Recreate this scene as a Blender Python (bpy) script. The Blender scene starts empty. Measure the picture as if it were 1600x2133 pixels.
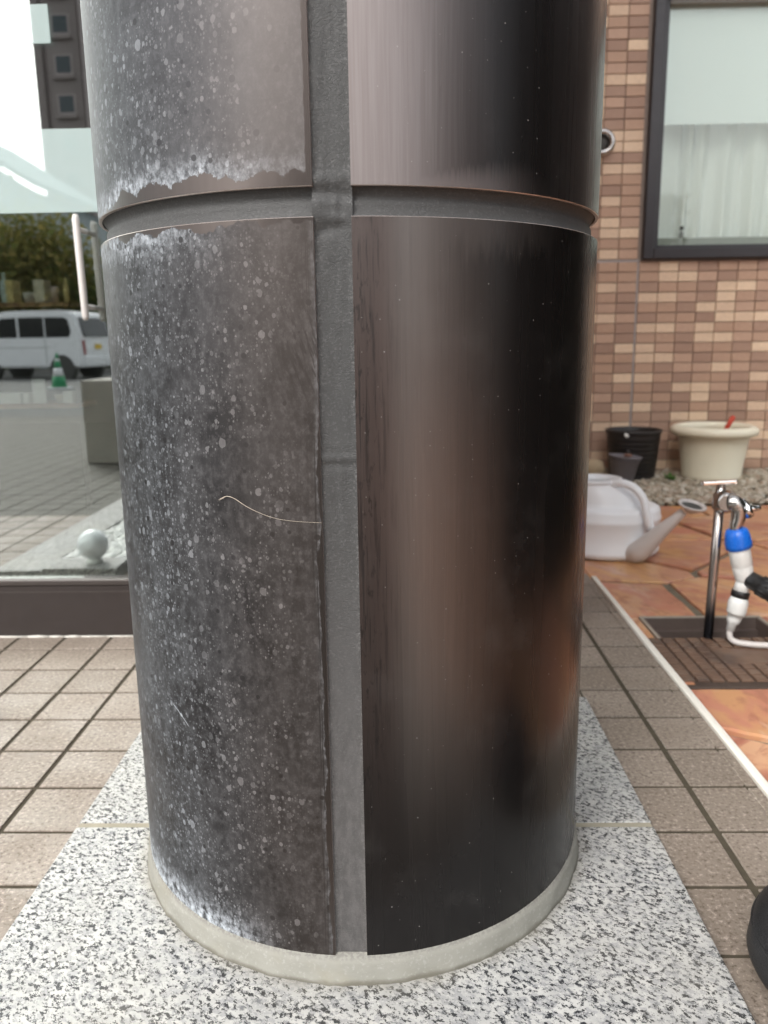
import bpy, bmesh, math, random
from mathutils import Vector, Matrix, noise as mnoise
random.seed(7)
S = bpy.context.scene
COL = S.collection
R_ = math.radians

# ------------------------------------------------------------------ camera
cd = bpy.data.cameras.new('camera'); cam = bpy.data.objects.new('camera', cd); COL.objects.link(cam)
rgt = Vector((0.99971349, 0.0194371, -0.0139689)); upv = Vector((0.00960527, 0.20877133, 0.97791731)); fwd = Vector((-0.02192418, 0.97777131, -0.20852482))
m = Matrix((rgt, upv, -fwd)).transposed().to_4x4(); m.translation = Vector((0, 0, .62)); cam.matrix_world = m
cd.sensor_fit = 'VERTICAL'; cd.sensor_height = 36; cd.sensor_width = 27; cd.lens = 28.105
cd.clip_start = .02; cd.clip_end = 600
cd.dof.use_dof = True; cd.dof.focus_distance = .74; cd.dof.aperture_fstop = 7.5
S.camera = cam

# ------------------------------------------------------------------ sky, sun, exposure
SUN_EL, SUN_AZ = R_(42), R_(212)      # azimuth clockwise from +Y: behind and left of the camera
w = bpy.data.worlds.new('World'); S.world = w; w.use_nodes = True
nt = w.node_tree; nt.nodes.clear()
sky = nt.nodes.new('ShaderNodeTexSky'); sky.sky_type = 'NISHITA'; sky.sun_disc = False
sky.sun_elevation = SUN_EL; sky.sun_rotation = SUN_AZ; sky.air_density = 1.0; sky.dust_density = 4.0; sky.ozone_density = 1.0
hs = nt.nodes.new('ShaderNodeHueSaturation'); hs.inputs['Saturation'].default_value = .22; hs.inputs['Value'].default_value = 1.0
bg = nt.nodes.new('ShaderNodeBackground'); bg.inputs['Strength'].default_value = .15
wo = nt.nodes.new('ShaderNodeOutputWorld')
nt.links.new(sky.outputs[0], hs.inputs['Color']); nt.links.new(hs.outputs[0], bg.inputs['Color']); nt.links.new(bg.outputs[0], wo.inputs['Surface'])
sd = bpy.data.lights.new('sun', 'SUN'); sun = bpy.data.objects.new('sun', sd); COL.objects.link(sun)
sd.energy = .5; sd.angle = R_(30); sd.color = (1, .97, .93)
sdir = Vector((math.sin(SUN_AZ) * math.cos(SUN_EL), math.cos(SUN_AZ) * math.cos(SUN_EL), math.sin(SUN_EL)))
sun.rotation_euler = sdir.to_track_quat('Z', 'Y').to_euler(); sun.location = (0, 0, 30)
S.view_settings.view_transform = 'Standard'; S.view_settings.look = 'None'; S.view_settings.exposure = 1.2; S.view_settings.gamma = 1
S.view_settings.use_curve_mapping = False
S.render.engine = 'CYCLES'
S.cycles.use_denoising = True
S.cycles.max_bounces = 10; S.cycles.transparent_max_bounces = 16; S.cycles.glossy_bounces = 5; S.cycles.diffuse_bounces = 4
S.cycles.caustics_reflective = True; S.cycles.caustics_refractive = False; S.cycles.blur_glossy = .3; S.cycles.sample_clamp_indirect = 8

# ------------------------------------------------------------------ node helper
class NT:
    def __init__(s, name):
        s.m = bpy.data.materials.new(name); s.m.use_nodes = True; s.t = s.m.node_tree; s.t.nodes.clear()
        s.out = s.t.nodes.new('ShaderNodeOutputMaterial')
    def n(s, ty, **k):
        x = s.t.nodes.new('ShaderNode' + ty)
        for a, b in k.items(): setattr(x, a, b)
        return x
    def put(s, sock, v):
        if hasattr(v, 'is_output') or isinstance(v, bpy.types.NodeSocket): s.t.links.new(v, sock)
        elif v is not None:
            if isinstance(v, (tuple, list)) and len(v) == 3 and sock.type == 'RGBA': v = (*v, 1)
            sock.default_value = v
    def math(s, op, a, b=None, c=None, clamp=False):
        x = s.n('Math', operation=op, use_clamp=clamp)
        s.put(x.inputs[0], a); s.put(x.inputs[1], b); s.put(x.inputs[2], c)
        return x.outputs[0]
    def add(s, a, b): return s.math('ADD', a, b)
    def sub(s, a, b): return s.math('SUBTRACT', a, b)
    def mul(s, a, b): return s.math('MULTIPLY', a, b)
    def mx(s, a, b): return s.math('MAXIMUM', a, b)
    def mn(s, a, b): return s.math('MINIMUM', a, b)
    def step(s, v, a, b, lo=0., hi=1., smooth=True):          # a -> lo, b -> hi
        x = s.n('MapRange', interpolation_type='SMOOTHSTEP' if smooth else 'LINEAR', clamp=True)
        s.put(x.inputs[0], v); s.put(x.inputs[1], a); s.put(x.inputs[2], b); s.put(x.inputs[3], lo); s.put(x.inputs[4], hi)
        return x.outputs[0]
    def mix(s, f, a, b, mode='MIX'):
        x = s.n('Mix', data_type='RGBA', blend_type=mode)
        s.put(x.inputs[0], f); s.put(x.inputs[6], a); s.put(x.inputs[7], b); return x.outputs[2]
    def ramp(s, f, stops, interp='LINEAR'):
        x = s.n('ValToRGB'); x.color_ramp.interpolation = interp; e = x.color_ramp.elements
        while len(e) < len(stops): e.new(.5)
        for q, (p, c) in zip(e, stops): q.position = p; q.color = (*c, 1) if len(c) == 3 else c
        s.put(x.inputs[0], f); return x.outputs[0]
    def coord(s, kind='Object'): return s.n('TexCoord').outputs[kind]
    def pos(s): return s.n('NewGeometry').outputs['Position']
    def vmul(s, v, k):
        x = s.n('VectorMath', operation='MULTIPLY'); s.put(x.inputs[0], v); s.put(x.inputs[1], k); return x.outputs[0]
    def vadd(s, v, k):
        x = s.n('VectorMath', operation='ADD'); s.put(x.inputs[0], v); s.put(x.inputs[1], k); return x.outputs[0]
    def rot(s, v, e):
        x = s.n('VectorRotate', rotation_type='EULER_XYZ'); s.put(x.inputs[0], v); s.put(x.inputs['Rotation'], e); return x.outputs[0]
    def noise(s, v, scale, detail=2., rough=.5, out='Fac', dist=0.):
        x = s.n('TexNoise'); s.put(x.inputs['Vector'], v); s.put(x.inputs['Scale'], scale); s.put(x.inputs['Detail'], detail); s.put(x.inputs['Roughness'], rough); s.put(x.inputs['Distortion'], dist)
        return x.outputs[out]
    def vor(s, v, scale, feature='F1', dims='3D', rnd=1.):
        x = s.n('TexVoronoi', feature=feature, voronoi_dimensions=dims); s.put(x.inputs['Vector'], v); s.put(x.inputs['Scale'], scale); s.put(x.inputs['Randomness'], rnd)
        return x
    def sep(s, v):
        x = s.n('SeparateXYZ'); s.put(x.inputs[0], v); return x.outputs
    def comb(s, a, b, c=0.):
        x = s.n('CombineXYZ'); s.put(x.inputs[0], a); s.put(x.inputs[1], b); s.put(x.inputs[2], c); return x.outputs[0]
    def rand(s): return s.n('ObjectInfo').outputs['Random']
    def bump(s, h, strength=.3, dist=.001, normal=None):
        x = s.n('Bump'); x.inputs['Strength'].default_value = strength; x.inputs['Distance'].default_value = dist
        s.put(x.inputs['Height'], h)
        if normal: s.put(x.inputs['Normal'], normal)
        return x.outputs[0]
    def bsdf(s, color, rough=.5, metal=0., normal=None, spec=.5, **k):
        x = s.n('BsdfPrincipled'); s.put(x.inputs['Base Color'], color); s.put(x.inputs['Roughness'], rough); s.put(x.inputs['Metallic'], metal)
        s.put(x.inputs['Specular IOR Level'], spec)
        if normal: s.put(x.inputs['Normal'], normal)
        for a, b in k.items(): s.put(x.inputs[a.replace('_', ' ')], b)
        return x.outputs[0]
    def mixs(s, f, a, b):
        x = s.n('MixShader'); s.put(x.inputs[0], f); s.t.links.new(a, x.inputs[1]); s.t.links.new(b, x.inputs[2]); return x.outputs[0]
    def done(s, sh): s.t.links.new(sh, s.out.inputs['Surface']); return s.m

def plain(name, c, rough=.5, metal=0., var=.12, scale=30., bumpd=0., spec=.5, **k):
    """painted, plastic or metal surface: slight mottling in colour and gloss"""
    t = NT(name); p = t.coord()
    f = t.noise(p, scale, 4.)
    col = t.mix(f, tuple(x * (1 - var) for x in c), tuple(min(1, x * (1 + var)) for x in c))
    rg = t.step(t.noise(p, scale * 2.3, 3.), .2, .8, max(.03, rough - .08), min(1, rough + .08))
    nm = t.bump(t.noise(p, scale * 8, 3.), .4, bumpd) if bumpd else None
    return t.done(t.bsdf(col, rg, metal, nm, spec, **k))

# ------------------------------------------------------------------ materials
def granite(name, sc=1.):
    t = NT(name); p = t.coord('Object')
    q = t.rot(p, (0, 0, R_(35))); q = t.vmul(q, (1., 1.4, 1.))
    n1 = t.noise(q, 140 * sc, 5., .74); n2 = t.noise(t.vadd(q, (3, 7, 1)), 150 * sc, 5., .74); n3 = t.noise(p, 40 * sc, 3.); n4 = t.noise(t.vadd(p, (9, 2, 4)), 330 * sc, 2.)
    base = t.mix(t.step(n3, .3, .7), (.37, .37, .355), (.475, .47, .445))
    v0 = t.vor(q, 170 * sc); base = t.mix(t.mul(t.step(t.sep(v0.outputs['Color'])[0], .62, .80), .65), base, (.27, .272, .275))
    base = t.mix(t.step(n1, .53, .62), base, (.155, .16, .165))
    base = t.mix(t.step(n4, .60, .70, 0, .5), base, (.60, .595, .565))
    blk = t.step(t.add(n2, t.mul(t.sub(n3, .5), .12)), .538, .560)
    base = t.mix(blk, base, (.022, .024, .028))
    v = t.vor(q, 62 * sc); big = t.step(v.outputs['Distance'], .15, .11); big = t.mul(big, t.step(t.sep(v.outputs['Color'])[0], .86, .88)); base = t.mix(big, base, (.018, .018, .02))
    base = t.mix(t.step(t.noise(p, 6, 4.), .42, .75, 0, .22), base, (.30, .275, .22))
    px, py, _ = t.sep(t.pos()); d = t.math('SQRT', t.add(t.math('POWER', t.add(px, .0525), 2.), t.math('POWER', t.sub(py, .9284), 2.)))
    grime_shade = t.mul(t.step(t.add(d, t.mul(t.noise(p, 60, 4.), .02)), .300, .268), t.step(t.noise(p, 25, 4.), .3, .6, .25, .75)); base = t.mix(grime_shade, base, (.20, .185, .15))   # grime and contact shade around the column, both put into the colour
    return t.done(t.bsdf(base, t.step(n1, .3, .7, .42, .62), 0, t.bump(t.noise(p, 380, 2.), .25, .0006), .35))
M_gran = granite('granite'); M_gran_r = granite('granite_far')

t = NT('floor_tile'); p = t.pos(); r = t.rand()
c = t.ramp(r, [(0, (.198, .163, .131)), (.5, (.222, .184, .149)), (1, (.246, .205, .168))])
sp = t.noise(p, 170, 4., .68); c = t.mix(t.step(sp, .52, .66), c, (.105, .080, .062)); c = t.mix(t.step(sp, .46, .34), c, (.37, .31, .265))
c = t.mix(t.step(t.noise(p, 9, 4.), .45, .75, 0, .35), c, (.150, .118, .090))
M_tile = t.done(t.bsdf(c, t.step(t.noise(p, 14, 3.), .3, .7, .42, .62), 0, t.bump(sp, .25, .0006), .4))
t = NT('grey_floor_tile'); p = t.pos(); sp = t.noise(p, 120, 4., .68); c = t.mix(t.noise(t.vmul(p, (9.4, 9.4, 1)), 1, 2.), (.092, .087, .074), (.145, .138, .119)); M_tile2 = t.done(t.bsdf(t.mix(t.step(sp, .5, .65, 0, .5), c, (.06, .058, .05)), .7, 0, None, .3))
t = NT('floor_grout'); p = t.pos()
c = t.mix(t.noise(p, 60, 5.), (.040, .034, .025), (.095, .08, .056)); M_grout = t.done(t.bsdf(c, .95, 0, t.bump(t.noise(p, 300, 3.), .5, .001), .2))

t = NT('flagstone'); p = t.pos(); r = t.rand()
q = t.rot(p, t.comb(0., 0., t.mul(r, 6.3))); q = t.vmul(q, (4.5, 9., 6.))
f = t.noise(t.vadd(q, t.comb(t.mul(r, 40.), 0., 0.)), 1.3, 6., .6, dist=.8)
a = t.ramp(r, [(0, (.46, .17, .105)), (.3, (.52, .23, .145)), (.5, (.36, .125, .08)), (.7, (.55, .28, .18)), (.85, (.50, .22, .075)), (1, (.42, .145, .095))])
b = t.ramp(t.math('FRACT', t.mul(r, 7.3)), [(0, (.60, .35, .22)), (.4, (.52, .25, .08)), (.7, (.58, .33, .23)), (1, (.60, .33, .14))])
c = t.mix(t.step(f, .42, .58), a, b); c = t.mix(t.step(t.noise(t.vadd(q, (5, 1, 0)), 3.5, 5., .65, dist=.5), .50, .66, 0, .6), c, (.33, .125, .075)); c = t.mix(t.step(t.noise(t.vadd(q, (2, 8, 0)), 2.2, 4., .6), .56, .70, 0, .45), c, (.60, .42, .31))
c = t.mix(t.step(t.noise(p, 22, 5., .65), .58, .75, 0, .5), c, (.30, .13, .07))
wet = t.step(t.noise(p, 4, 3.), .42, .62)
M_flag = t.done(t.bsdf(c, t.step(wet, 0, 1, .28, .60), 0, t.bump(t.noise(q, 5, 4.), .35, .002), .5))
t = NT('paving_mortar'); p = t.pos(); M_mortar = t.done(t.bsdf(t.mix(t.noise(p, 30, 5.), (.11, .095, .07), (.25, .22, .165)), .95, 0, t.bump(t.noise(p, 200, 3.), .5, .001), .2))

t = NT('wall_tile'); p = t.pos(); r = t.rand()
cv_ = t.n('ObjectInfo').outputs['Color']; c = t.mix(t.step(r, 0, 1, 0, .30), cv_, (.49, .325, .235))
n1 = t.noise(t.vmul(p, (1, 1, 3)), 60, 5., .6); c = t.mix(t.step(n1, .4, .75, 0, .3), c, (.36, .235, .175)); c = t.mix(t.step(n1, .45, .25, 0, .2), c, (.80, .64, .50))
M_wtile = t.done(t.bsdf(c, .55, 0, t.bump(t.noise(t.vmul(p, (1, 1, 2.5)), 70, 5., .6), .5, .003), .35))
t = NT('wall_tile_far'); r = t.n('NewGeometry').outputs['Random Per Island']; M_wtile_f = t.done(t.bsdf(t.ramp(r, [(0, (.37, .235, .17)), (.28, (.48, .31, .215)), (.52, (.53, .35, .25)), (.72, (.78, .585, .41))], 'CONSTANT'), .55, 0, t.bump(t.noise(t.vmul(t.pos(), (1, 1, 2.5)), 70, 5., .6), .5, .003), .35))
M_wgrout = plain('wall_grout', (.27, .22, .19), .9, 0, .2, 40)
M_wjoint = plain('wall_sealant', (.40, .37, .36), .7, 0, .1, 40)

# column: weathered anodised panel and cleaner panel -------------------------------------------------
VB, VJ0, VJ1, RC = .040, .7175, .7400, .2641          # panel bottom, joint bottom, joint top, radius
ULE = .0152                                            # half width of the vertical joint
def weathered(name, lower):
    t = NT(name); uv = t.coord('UV'); u, v, _ = t.sep(uv)
    uv2 = t.comb(u, v, 0.)
    metal_c = t.mix(t.noise(t.vmul(uv2, (60, 4, 1)), 1, 3.), (.070, .058, .053), (.105, .090, .084))
    # ---- clean margins with torn edges
    jag = t.sub(t.noise(t.vmul(uv2, (1, .6, 1)), 170, 5., .62), .5)
    low = t.noise(t.comb(u, 0., 0.), 22, 2.)
    if lower:
        wt = t.step(low, .42, .62, .0012, .0085); d1 = t.sub(t.sub(VJ0, v), wt)
        wr = t.step(t.noise(t.comb(0., v, 0.), 9, 3.), .35, .6, .0012, .0052); wr = t.mul(wr, t.step(v, .60, .45))
        d2 = t.sub(t.sub(-ULE, u), wr)
        wb = t.step(t.noise(t.comb(u, 3., 0.), 40, 3.), .5, .66, -.001, .004); d3 = t.sub(t.sub(v, VB), wb)
        d = t.mn(t.mn(t.add(d1, t.mul(jag, .010)), t.add(d2, t.mul(jag, .006))), t.add(d3, t.mul(jag, .006)))
        near = t.mx(t.mul(t.mul(t.step(d1, .035, .0), t.step(u, -.06, -.17)), .75), t.mx(t.mul(t.step(d3, .05, 0), t.step(u, -.05, -.14)), t.mul(t.step(d2, .006, 0.), .35)))
    else:
        wb = t.step(low, .36, .62, .0055, .0150); wb = t.mul(wb, t.step(u, -.275, -.20, .2, 1.)); d3 = t.sub(t.sub(v, VJ1), wb)
        d2 = t.sub(t.sub(-ULE, u), .0045)
        d = t.mn(t.add(d3, t.mul(jag, .016)), t.add(d2, t.mul(jag, .004)))
        near = t.mul(t.mul(t.step(d3, .030, 0.), t.step(u, -.02, -.12, .45, 1.)), .8)
    chalk = t.step(d, -.0002, .0006)
    # ---- chalk amount: mottled, vertical streaks, thinning towards the joint
    left = t.step(u, -.04, -.20)
    mott = t.noise(uv2, 26, 6., .65); strk = t.noise(t.vmul(uv2, (90, 5, 1)), 1, 4., .6); fine = t.noise(uv2, 420, 3., .7)
    fine2 = t.noise(t.vmul(uv2, (1, .7, 1)), 150, 4., .7)
    haze = t.add(t.mul(t.step(mott, .3, .75), .10), t.add(t.mul(t.step(strk, .35, .75), .05), t.add(t.mul(t.step(fine2, .42, .70), .15), t.mul(t.step(fine, .5, .72), .07))))
    haze = t.mul(haze, t.add(.50, t.mul(left, .25)))
    haze = t.add(haze, .005 if lower else .02)
    haze = t.add(haze, t.mul(t.mul(t.math('POWER', near, 1.6), t.step(fine2, .32, .68)), .75))
    dark = t.mul(t.step(t.noise(t.vmul(uv2, (1.4, .6, 1)), 11, 6., .62), .50, .70), .06)
    haze = t.sub(haze, dark)
    # ---- water spots, four sizes
    spots = None; dens = t.step(t.add(t.noise(uv2, 14, 5., .6), t.mul(left, .06)), .40, .62, .30, 1.08)
    for k, (sc, r0, th, amt, fade) in enumerate([(58, .26, .55, .30, .12), (104, .34, .52, .34, .10), (200, .42, .52, .34, .08), (410, .46, .6, .26, .05)]):
        wv = t.vadd(uv2, t.vmul(t.vadd(t.noise(uv2, sc * 3, 2., .5, 'Color'), (-.5, -.5, -.5)), (.0045 * 56 / sc,) * 3))
        vo = t.vor(t.vadd(t.vmul(wv, (1, .80, 1)), (k * 3.1, k * 1.7, 0)), sc, dims='2D'); cr = t.sep(vo.outputs['Color'])
        rad = t.mul(t.math('POWER', cr[0], 1.6), r0)
        sp = t.step(t.sub(rad, vo.outputs['Distance']), 0., .07)
        sp = t.mul(sp, t.step(t.mul(cr[1], dens), 1 - th - .03, 1 - th + .03))
        rim = t.step(t.math('ABSOLUTE', t.sub(t.sub(rad, vo.outputs['Distance']), .04)), .06, 0., 0, .08)
        sp = t.mul(sp, t.add(t.add(t.mul(cr[2], amt), fade), rim))
        spots = sp if spots is None else t.mx(spots, sp)
    spots = t.mul(spots, t.add(.62, t.mul(left, .26)))
    spots = t.mul(spots, t.step(u, -.015, -.07, .15, 1.))
    haze = t.add(haze, spots)
    ds = t.vor(t.vadd(uv2, (9, 4, 0)), 52, dims='2D'); dc = t.sep(ds.outputs['Color'])
    dsp = t.mul(t.step(t.sub(t.mul(dc[0], .16), ds.outputs['Distance']), 0., .03), t.step(dc[1], .55, .6))
    haze = t.mul(haze, t.sub(1., t.mul(dsp, .9)))
    if lower:   # wiped strokes near the joint
        qv = t.rot(uv2, (0, 0, R_(-18))); br = t.noise(t.vmul(qv, (330, 45, 1)), 1, 3., .6)
        reg = t.mul(t.step(u, -.085, -.03), t.mul(t.step(v, .53, .60), t.step(v, .70, .62)))
        wipe = t.mul(t.step(t.add(br, t.mul(reg, .12)), .63, .69), reg); haze = t.mul(haze, t.sub(1., t.mul(wipe, .85)))
        run = t.mul(t.step(u, -.030, -.022), t.step(t.noise(t.vmul(uv2, (600, 9, 1)), 1, 3.), .52, .62)); haze = t.mul(haze, t.sub(1., t.mul(run, .8)))
    # scratches
    qs = t.rot(uv2, (0, 0, R_(40))); scr = t.noise(t.vmul(qs, (900, 14, 1)), 1, 2.); haze = t.add(haze, t.mul(t.step(scr, .76, .80), .16))
    if lower:   # one long gouge
        rel = t.rot(t.vadd(uv2, (.1943, -.2741, 0)), (0, 0, R_(34.7))); rx, ry, _ = t.sep(rel)
        ry = t.add(ry, t.mul(t.math('POWER', t.mul(t.sub(rx, .0165), 60.), 2.), .0012))
        haze = t.add(haze, t.mul(t.mul(t.step(t.math('ABSOLUTE', ry), .0009, .0003), t.mul(t.step(rx, 0., .006), t.step(rx, .0335, .030))), .55))
    amt = t.math('MULTIPLY', haze, chalk, clamp=True)
    cc = t.mix(t.step(u, -.07, -.20), (.33, .305, .30), (.34, .365, .39)); cc = t.mix(near, cc, (.50, .54, .58))
    film = t.mul(chalk, .80)
    rough = t.step(film, 0, 1, .28, .46)
    tone = t.mix(t.step(u, -.03, -.13), (.050, .0435, .040), (.027, .030, .034)) if lower else t.mix(t.step(u, -.03, -.13), (.070, .064, .062), (.034, .038, .043))
    mt = t.bsdf(t.mix(t.mul(chalk, .75), metal_c, tone), rough, .92, t.bump(t.noise(t.vmul(uv2, (700, 30, 1)), 1, 2.), .10, .0004))
    df = t.bsdf(cc, .8, 0, None, .3)
    return t.done(t.mixs(amt, mt, df))
M_wl = weathered('weathered_panel', True); M_wu = weathered('weathered_panel_high', False)

def cleaner(name, lower):
    """dark glossy lacquer under a thin brown haze whose strength also paints the upright sheen"""
    t = NT(name); uv = t.coord('UV'); u, v, _ = t.sep(uv); uv2 = t.comb(u, v, 0.)
    st = t.noise(t.vmul(uv2, (420, 7, 1)), 1, 4., .65); st2 = t.noise(t.vmul(uv2, (60, 1.6, 1)), 1, 3.); st3 = t.noise(t.vmul(uv2, (1500, 20, 1)), 1, 2.)
    wob = t.mul(t.sub(st2, .5), .05)
    if lower:
        pk = t.ramp(t.mul(t.add(u, t.mul(wob, .3)), 4.), [(.04, (.24,) * 3), (.13, (.16,) * 3), (.23, (.42,) * 3), (.31, (.47,) * 3), (.43, (.25,) * 3), (.56, (.08,) * 3), (.68, (.005,) * 3)], 'B_SPLINE'); hz = t.sep(pk)[0]  # haze strength across the panel also paints the sheen and its fall-off
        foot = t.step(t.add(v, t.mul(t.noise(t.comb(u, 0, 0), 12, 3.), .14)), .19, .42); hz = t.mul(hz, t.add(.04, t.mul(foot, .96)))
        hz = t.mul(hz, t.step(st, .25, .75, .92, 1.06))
        edge = t.step(u, .062, .020); e2 = t.noise(t.vmul(uv2, (300, 12, 1)), 1, 4., .65)
        dk = t.mul(t.mul(edge, t.step(e2, .50, .64)), t.add(.1, t.mul(foot, .5))); hz = t.mul(hz, t.sub(1., dk))
        bl = t.mul(t.step(t.noise(t.vmul(uv2, (170, 55, 1)), 1, 4., .6), .56, .66), t.step(u, .045, .02)); hz = t.mul(hz, t.sub(1., t.mul(bl, .6)))
        top = t.step(t.add(t.sub(.7175, v), t.mul(t.noise(t.vmul(uv2, (210, 24, 1)), 1, 3.), .05)), .060, .034)
        reg = t.mul(t.step(u, .08, .13), t.step(u, .225, .17)); hz = t.add(hz, t.mul(t.mul(top, reg), .14))
        hc = t.mix(t.step(u, .03, .06), (.27, .195, .172), (.30, .262, .242))
    else:
        pk = t.ramp(t.mul(t.add(u, t.mul(wob, .15)), 3.), [(.03, (.46,) * 3), (.15, (.58,) * 3), (.24, (.42,) * 3), (.34, (.14,) * 3), (.44, (.0,) * 3), (.64, (.0,) * 3), (.86, (.42,) * 3)], 'B_SPLINE'); hz = t.sep(pk)[0]  # sheen by the joint and side reflection painted through haze strength
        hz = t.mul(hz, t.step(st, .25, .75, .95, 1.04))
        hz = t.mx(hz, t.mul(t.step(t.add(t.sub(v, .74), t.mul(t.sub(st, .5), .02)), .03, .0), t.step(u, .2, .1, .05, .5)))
        hc = t.mix(t.step(st, .3, .7), (.36, .305, .29), (.395, .345, .33))
    bmp = t.bump(t.add(st, t.mul(st3, .3)), .06, .0005)
    base = t.bsdf(t.mix(st, (.0035, .003, .003), (.006, .005, .005)), t.step(st2, .3, .7, .22, .30), 0., bmp, .30)
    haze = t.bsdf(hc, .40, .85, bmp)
    vd = t.vor(t.vadd(uv2, (5, 2, 0)), 75, dims='2D'); dc = t.sep(vd.outputs['Color']); dust = t.mul(t.step(t.sub(t.mul(dc[0], .055), vd.outputs['Distance']), 0., .015), t.step(dc[1], .72, .76))
    sm = t.mul(t.step(t.noise(uv2, 9, 5., .65), .50, .72), .028); film_ = t.math('ADD', t.mul(dust, .5), t.add(sm, .004), clamp=True)
    return t.done(t.mixs(film_, t.mixs(hz, base, haze), t.bsdf((.34, .325, .31), .8, 0, None, .3)))
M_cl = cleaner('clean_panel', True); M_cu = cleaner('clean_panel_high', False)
M_alu_edge = plain('cut_edge', (.52, .46, .43), .35, .8, .2, 200)
t = NT('sealant'); uv = t.coord('UV'); u, v, _ = t.sep(uv); p = t.coord()
n1 = t.noise(p, 55, 5., .6); n2 = t.noise(p, 420, 3., .65)
c = t.mix(n1, (.029, .0295, .029), (.050, .050, .049)); c = t.mix(t.step(n2, .5, .72, 0, .3), c, (.14, .14, .14)); c = t.mix(t.step(n2, .45, .28, 0, .5), c, (.05, .05, .05))
dust = t.mul(t.step(v, .42, .10), t.step(t.noise(t.vmul(p, (1, 1, .4)), 130, 6., .7), .38, .66)); c = t.mix(t.mul(dust, .30), c, (.19, .18, .178)); c = t.mix(t.mul(t.step(v, .6, .2), .35), c, (.115, .106, .103))
c = t.mix(t.mul(t.step(t.math('ABSOLUTE', u), .0105, .0145), t.step(n2, .48, .68, .0, .14)), c, (.26, .255, .25))
crk = t.vor(t.vmul(p, (1, 1, 2.2)), 190, 'DISTANCE_TO_EDGE'); cr = t.step(crk.outputs['Distance'], .0, .09)
M_seal = t.done(t.bsdf(c, .62, 0, t.bump(t.add(t.mul(cr, .5), t.add(t.mul(n2, .6), n1)), .35, .0012), .45))
M_collar = None
t = NT('collar_mortar'); p = t.coord(); n1 = t.noise(t.vmul(p, (1, 1, 2)), 28, 6., .65); n2 = t.noise(p, 300, 3.)
c = t.mix(n1, (.20, .197, .170), (.31, .305, .27)); c = t.mix(t.step(n2, .55, .7, 0, .3), c, (.40, .40, .37)); c = t.mix(t.step(t.noise(p, 14, 4.), .5, .68, 0, .45), c, (.24, .22, .16)); pz = t.sep(t.pos())[2]; c = t.mix(t.mul(t.step(t.add(pz, t.mul(n1, .008)), .0225, .0165), .75), c, (.10, .09, .07)); c = t.mix(t.mul(t.step(pz, .034, .041), t.step(n2, .4, .6, .1, .6)), c, (.13, .12, .11))  # dirt and a painted contact shade darken the collar's foot
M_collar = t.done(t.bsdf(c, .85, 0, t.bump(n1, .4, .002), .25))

M_jmort = plain('joint_mortar', (.30, .275, .21), .9, 0, .2, 60, .001)
# glass, frosted film, frames
def glass(name, fac, tint=(.93, .96, .94)):
    t = NT(name); g = t.n('BsdfGlossy'); g.inputs['Roughness'].default_value = .004; g.inputs['Color'].default_value = (.93, .96, .94, 1)
    tr = t.n('BsdfTransparent'); tr.inputs['Color'].default_value = (*tint, 1)
    fr = t.n('LayerWeight'); fr.inputs['Blend'].default_value = .25
    f = t.math('ADD', t.mul(fr.outputs['Fresnel'], .4), fac, clamp=True)
    return t.done(t.mixs(f, tr.outputs[0], g.outputs[0]))
M_glass = glass('shop_glass', .41); M_wglass = glass('window_glass', .025)
def film(name, c, op, gl=0.):
    t = NT(name); d = t.n('BsdfDiffuse'); t.put(d.inputs[0], t.mix(t.noise(t.pos(), 30, 3.), tuple(x * .97 for x in c), c))
    tl = t.n('BsdfTranslucent'); t.put(tl.inputs[0], c); tr = t.n('BsdfTransparent')
    g = t.n('BsdfGlossy'); g.inputs['Roughness'].default_value = .01; g.inputs['Color'].default_value = (.95, .97, .96, 1)
    return t.done(t.mixs(op, tr.outputs[0], t.mixs(gl, t.mixs(.35, d.outputs[0], tl.outputs[0]), g.outputs[0])))
M_frost = film('frost_and_sky_film', (.70, .82, .80), .92, .30); M_wsky = film('sky_reflection_film', (.95, .96, .96), .92, .10)
t = NT('sheer_curtain'); d = t.n('BsdfDiffuse'); tl = t.n('BsdfTranslucent'); cc = t.mix(t.noise(t.vmul(t.pos(), (600, 600, 40)), 1, 2.), (.90, .90, .85), (.95, .95, .91))
t.put(d.inputs[0], cc); t.put(tl.inputs[0], cc); M_curtain = t.done(t.mixs(.4, d.outputs[0], tl.outputs[0]))
M_brown = plain('brown_frame', (.026, .019, .017), .42, 0, .15, 25)
M_brown_lip = plain('frame_lip', (.055, .045, .041), .35, .2, .12, 25)
M_black_alu = plain('black_frame', (.032, .028, .031), .38, 0, .12, 20)
M_sill = plain('grey_sill', (.30, .30, .27), .5, 0, .06, 20)
M_white = plain('white_plaster', (.72, .72, .70), .8, 0, .04, 8)
M_int = plain('interior_floor', (.055, .052, .047), .6, 0, .1, 8)
M_dark = plain('dark_cladding', (.022, .022, .024), .6, 0, .2, 3)
M_caulk = plain('dried_caulk', (.55, .53, .48), .9, 0, .15, 60, .001)
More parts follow.
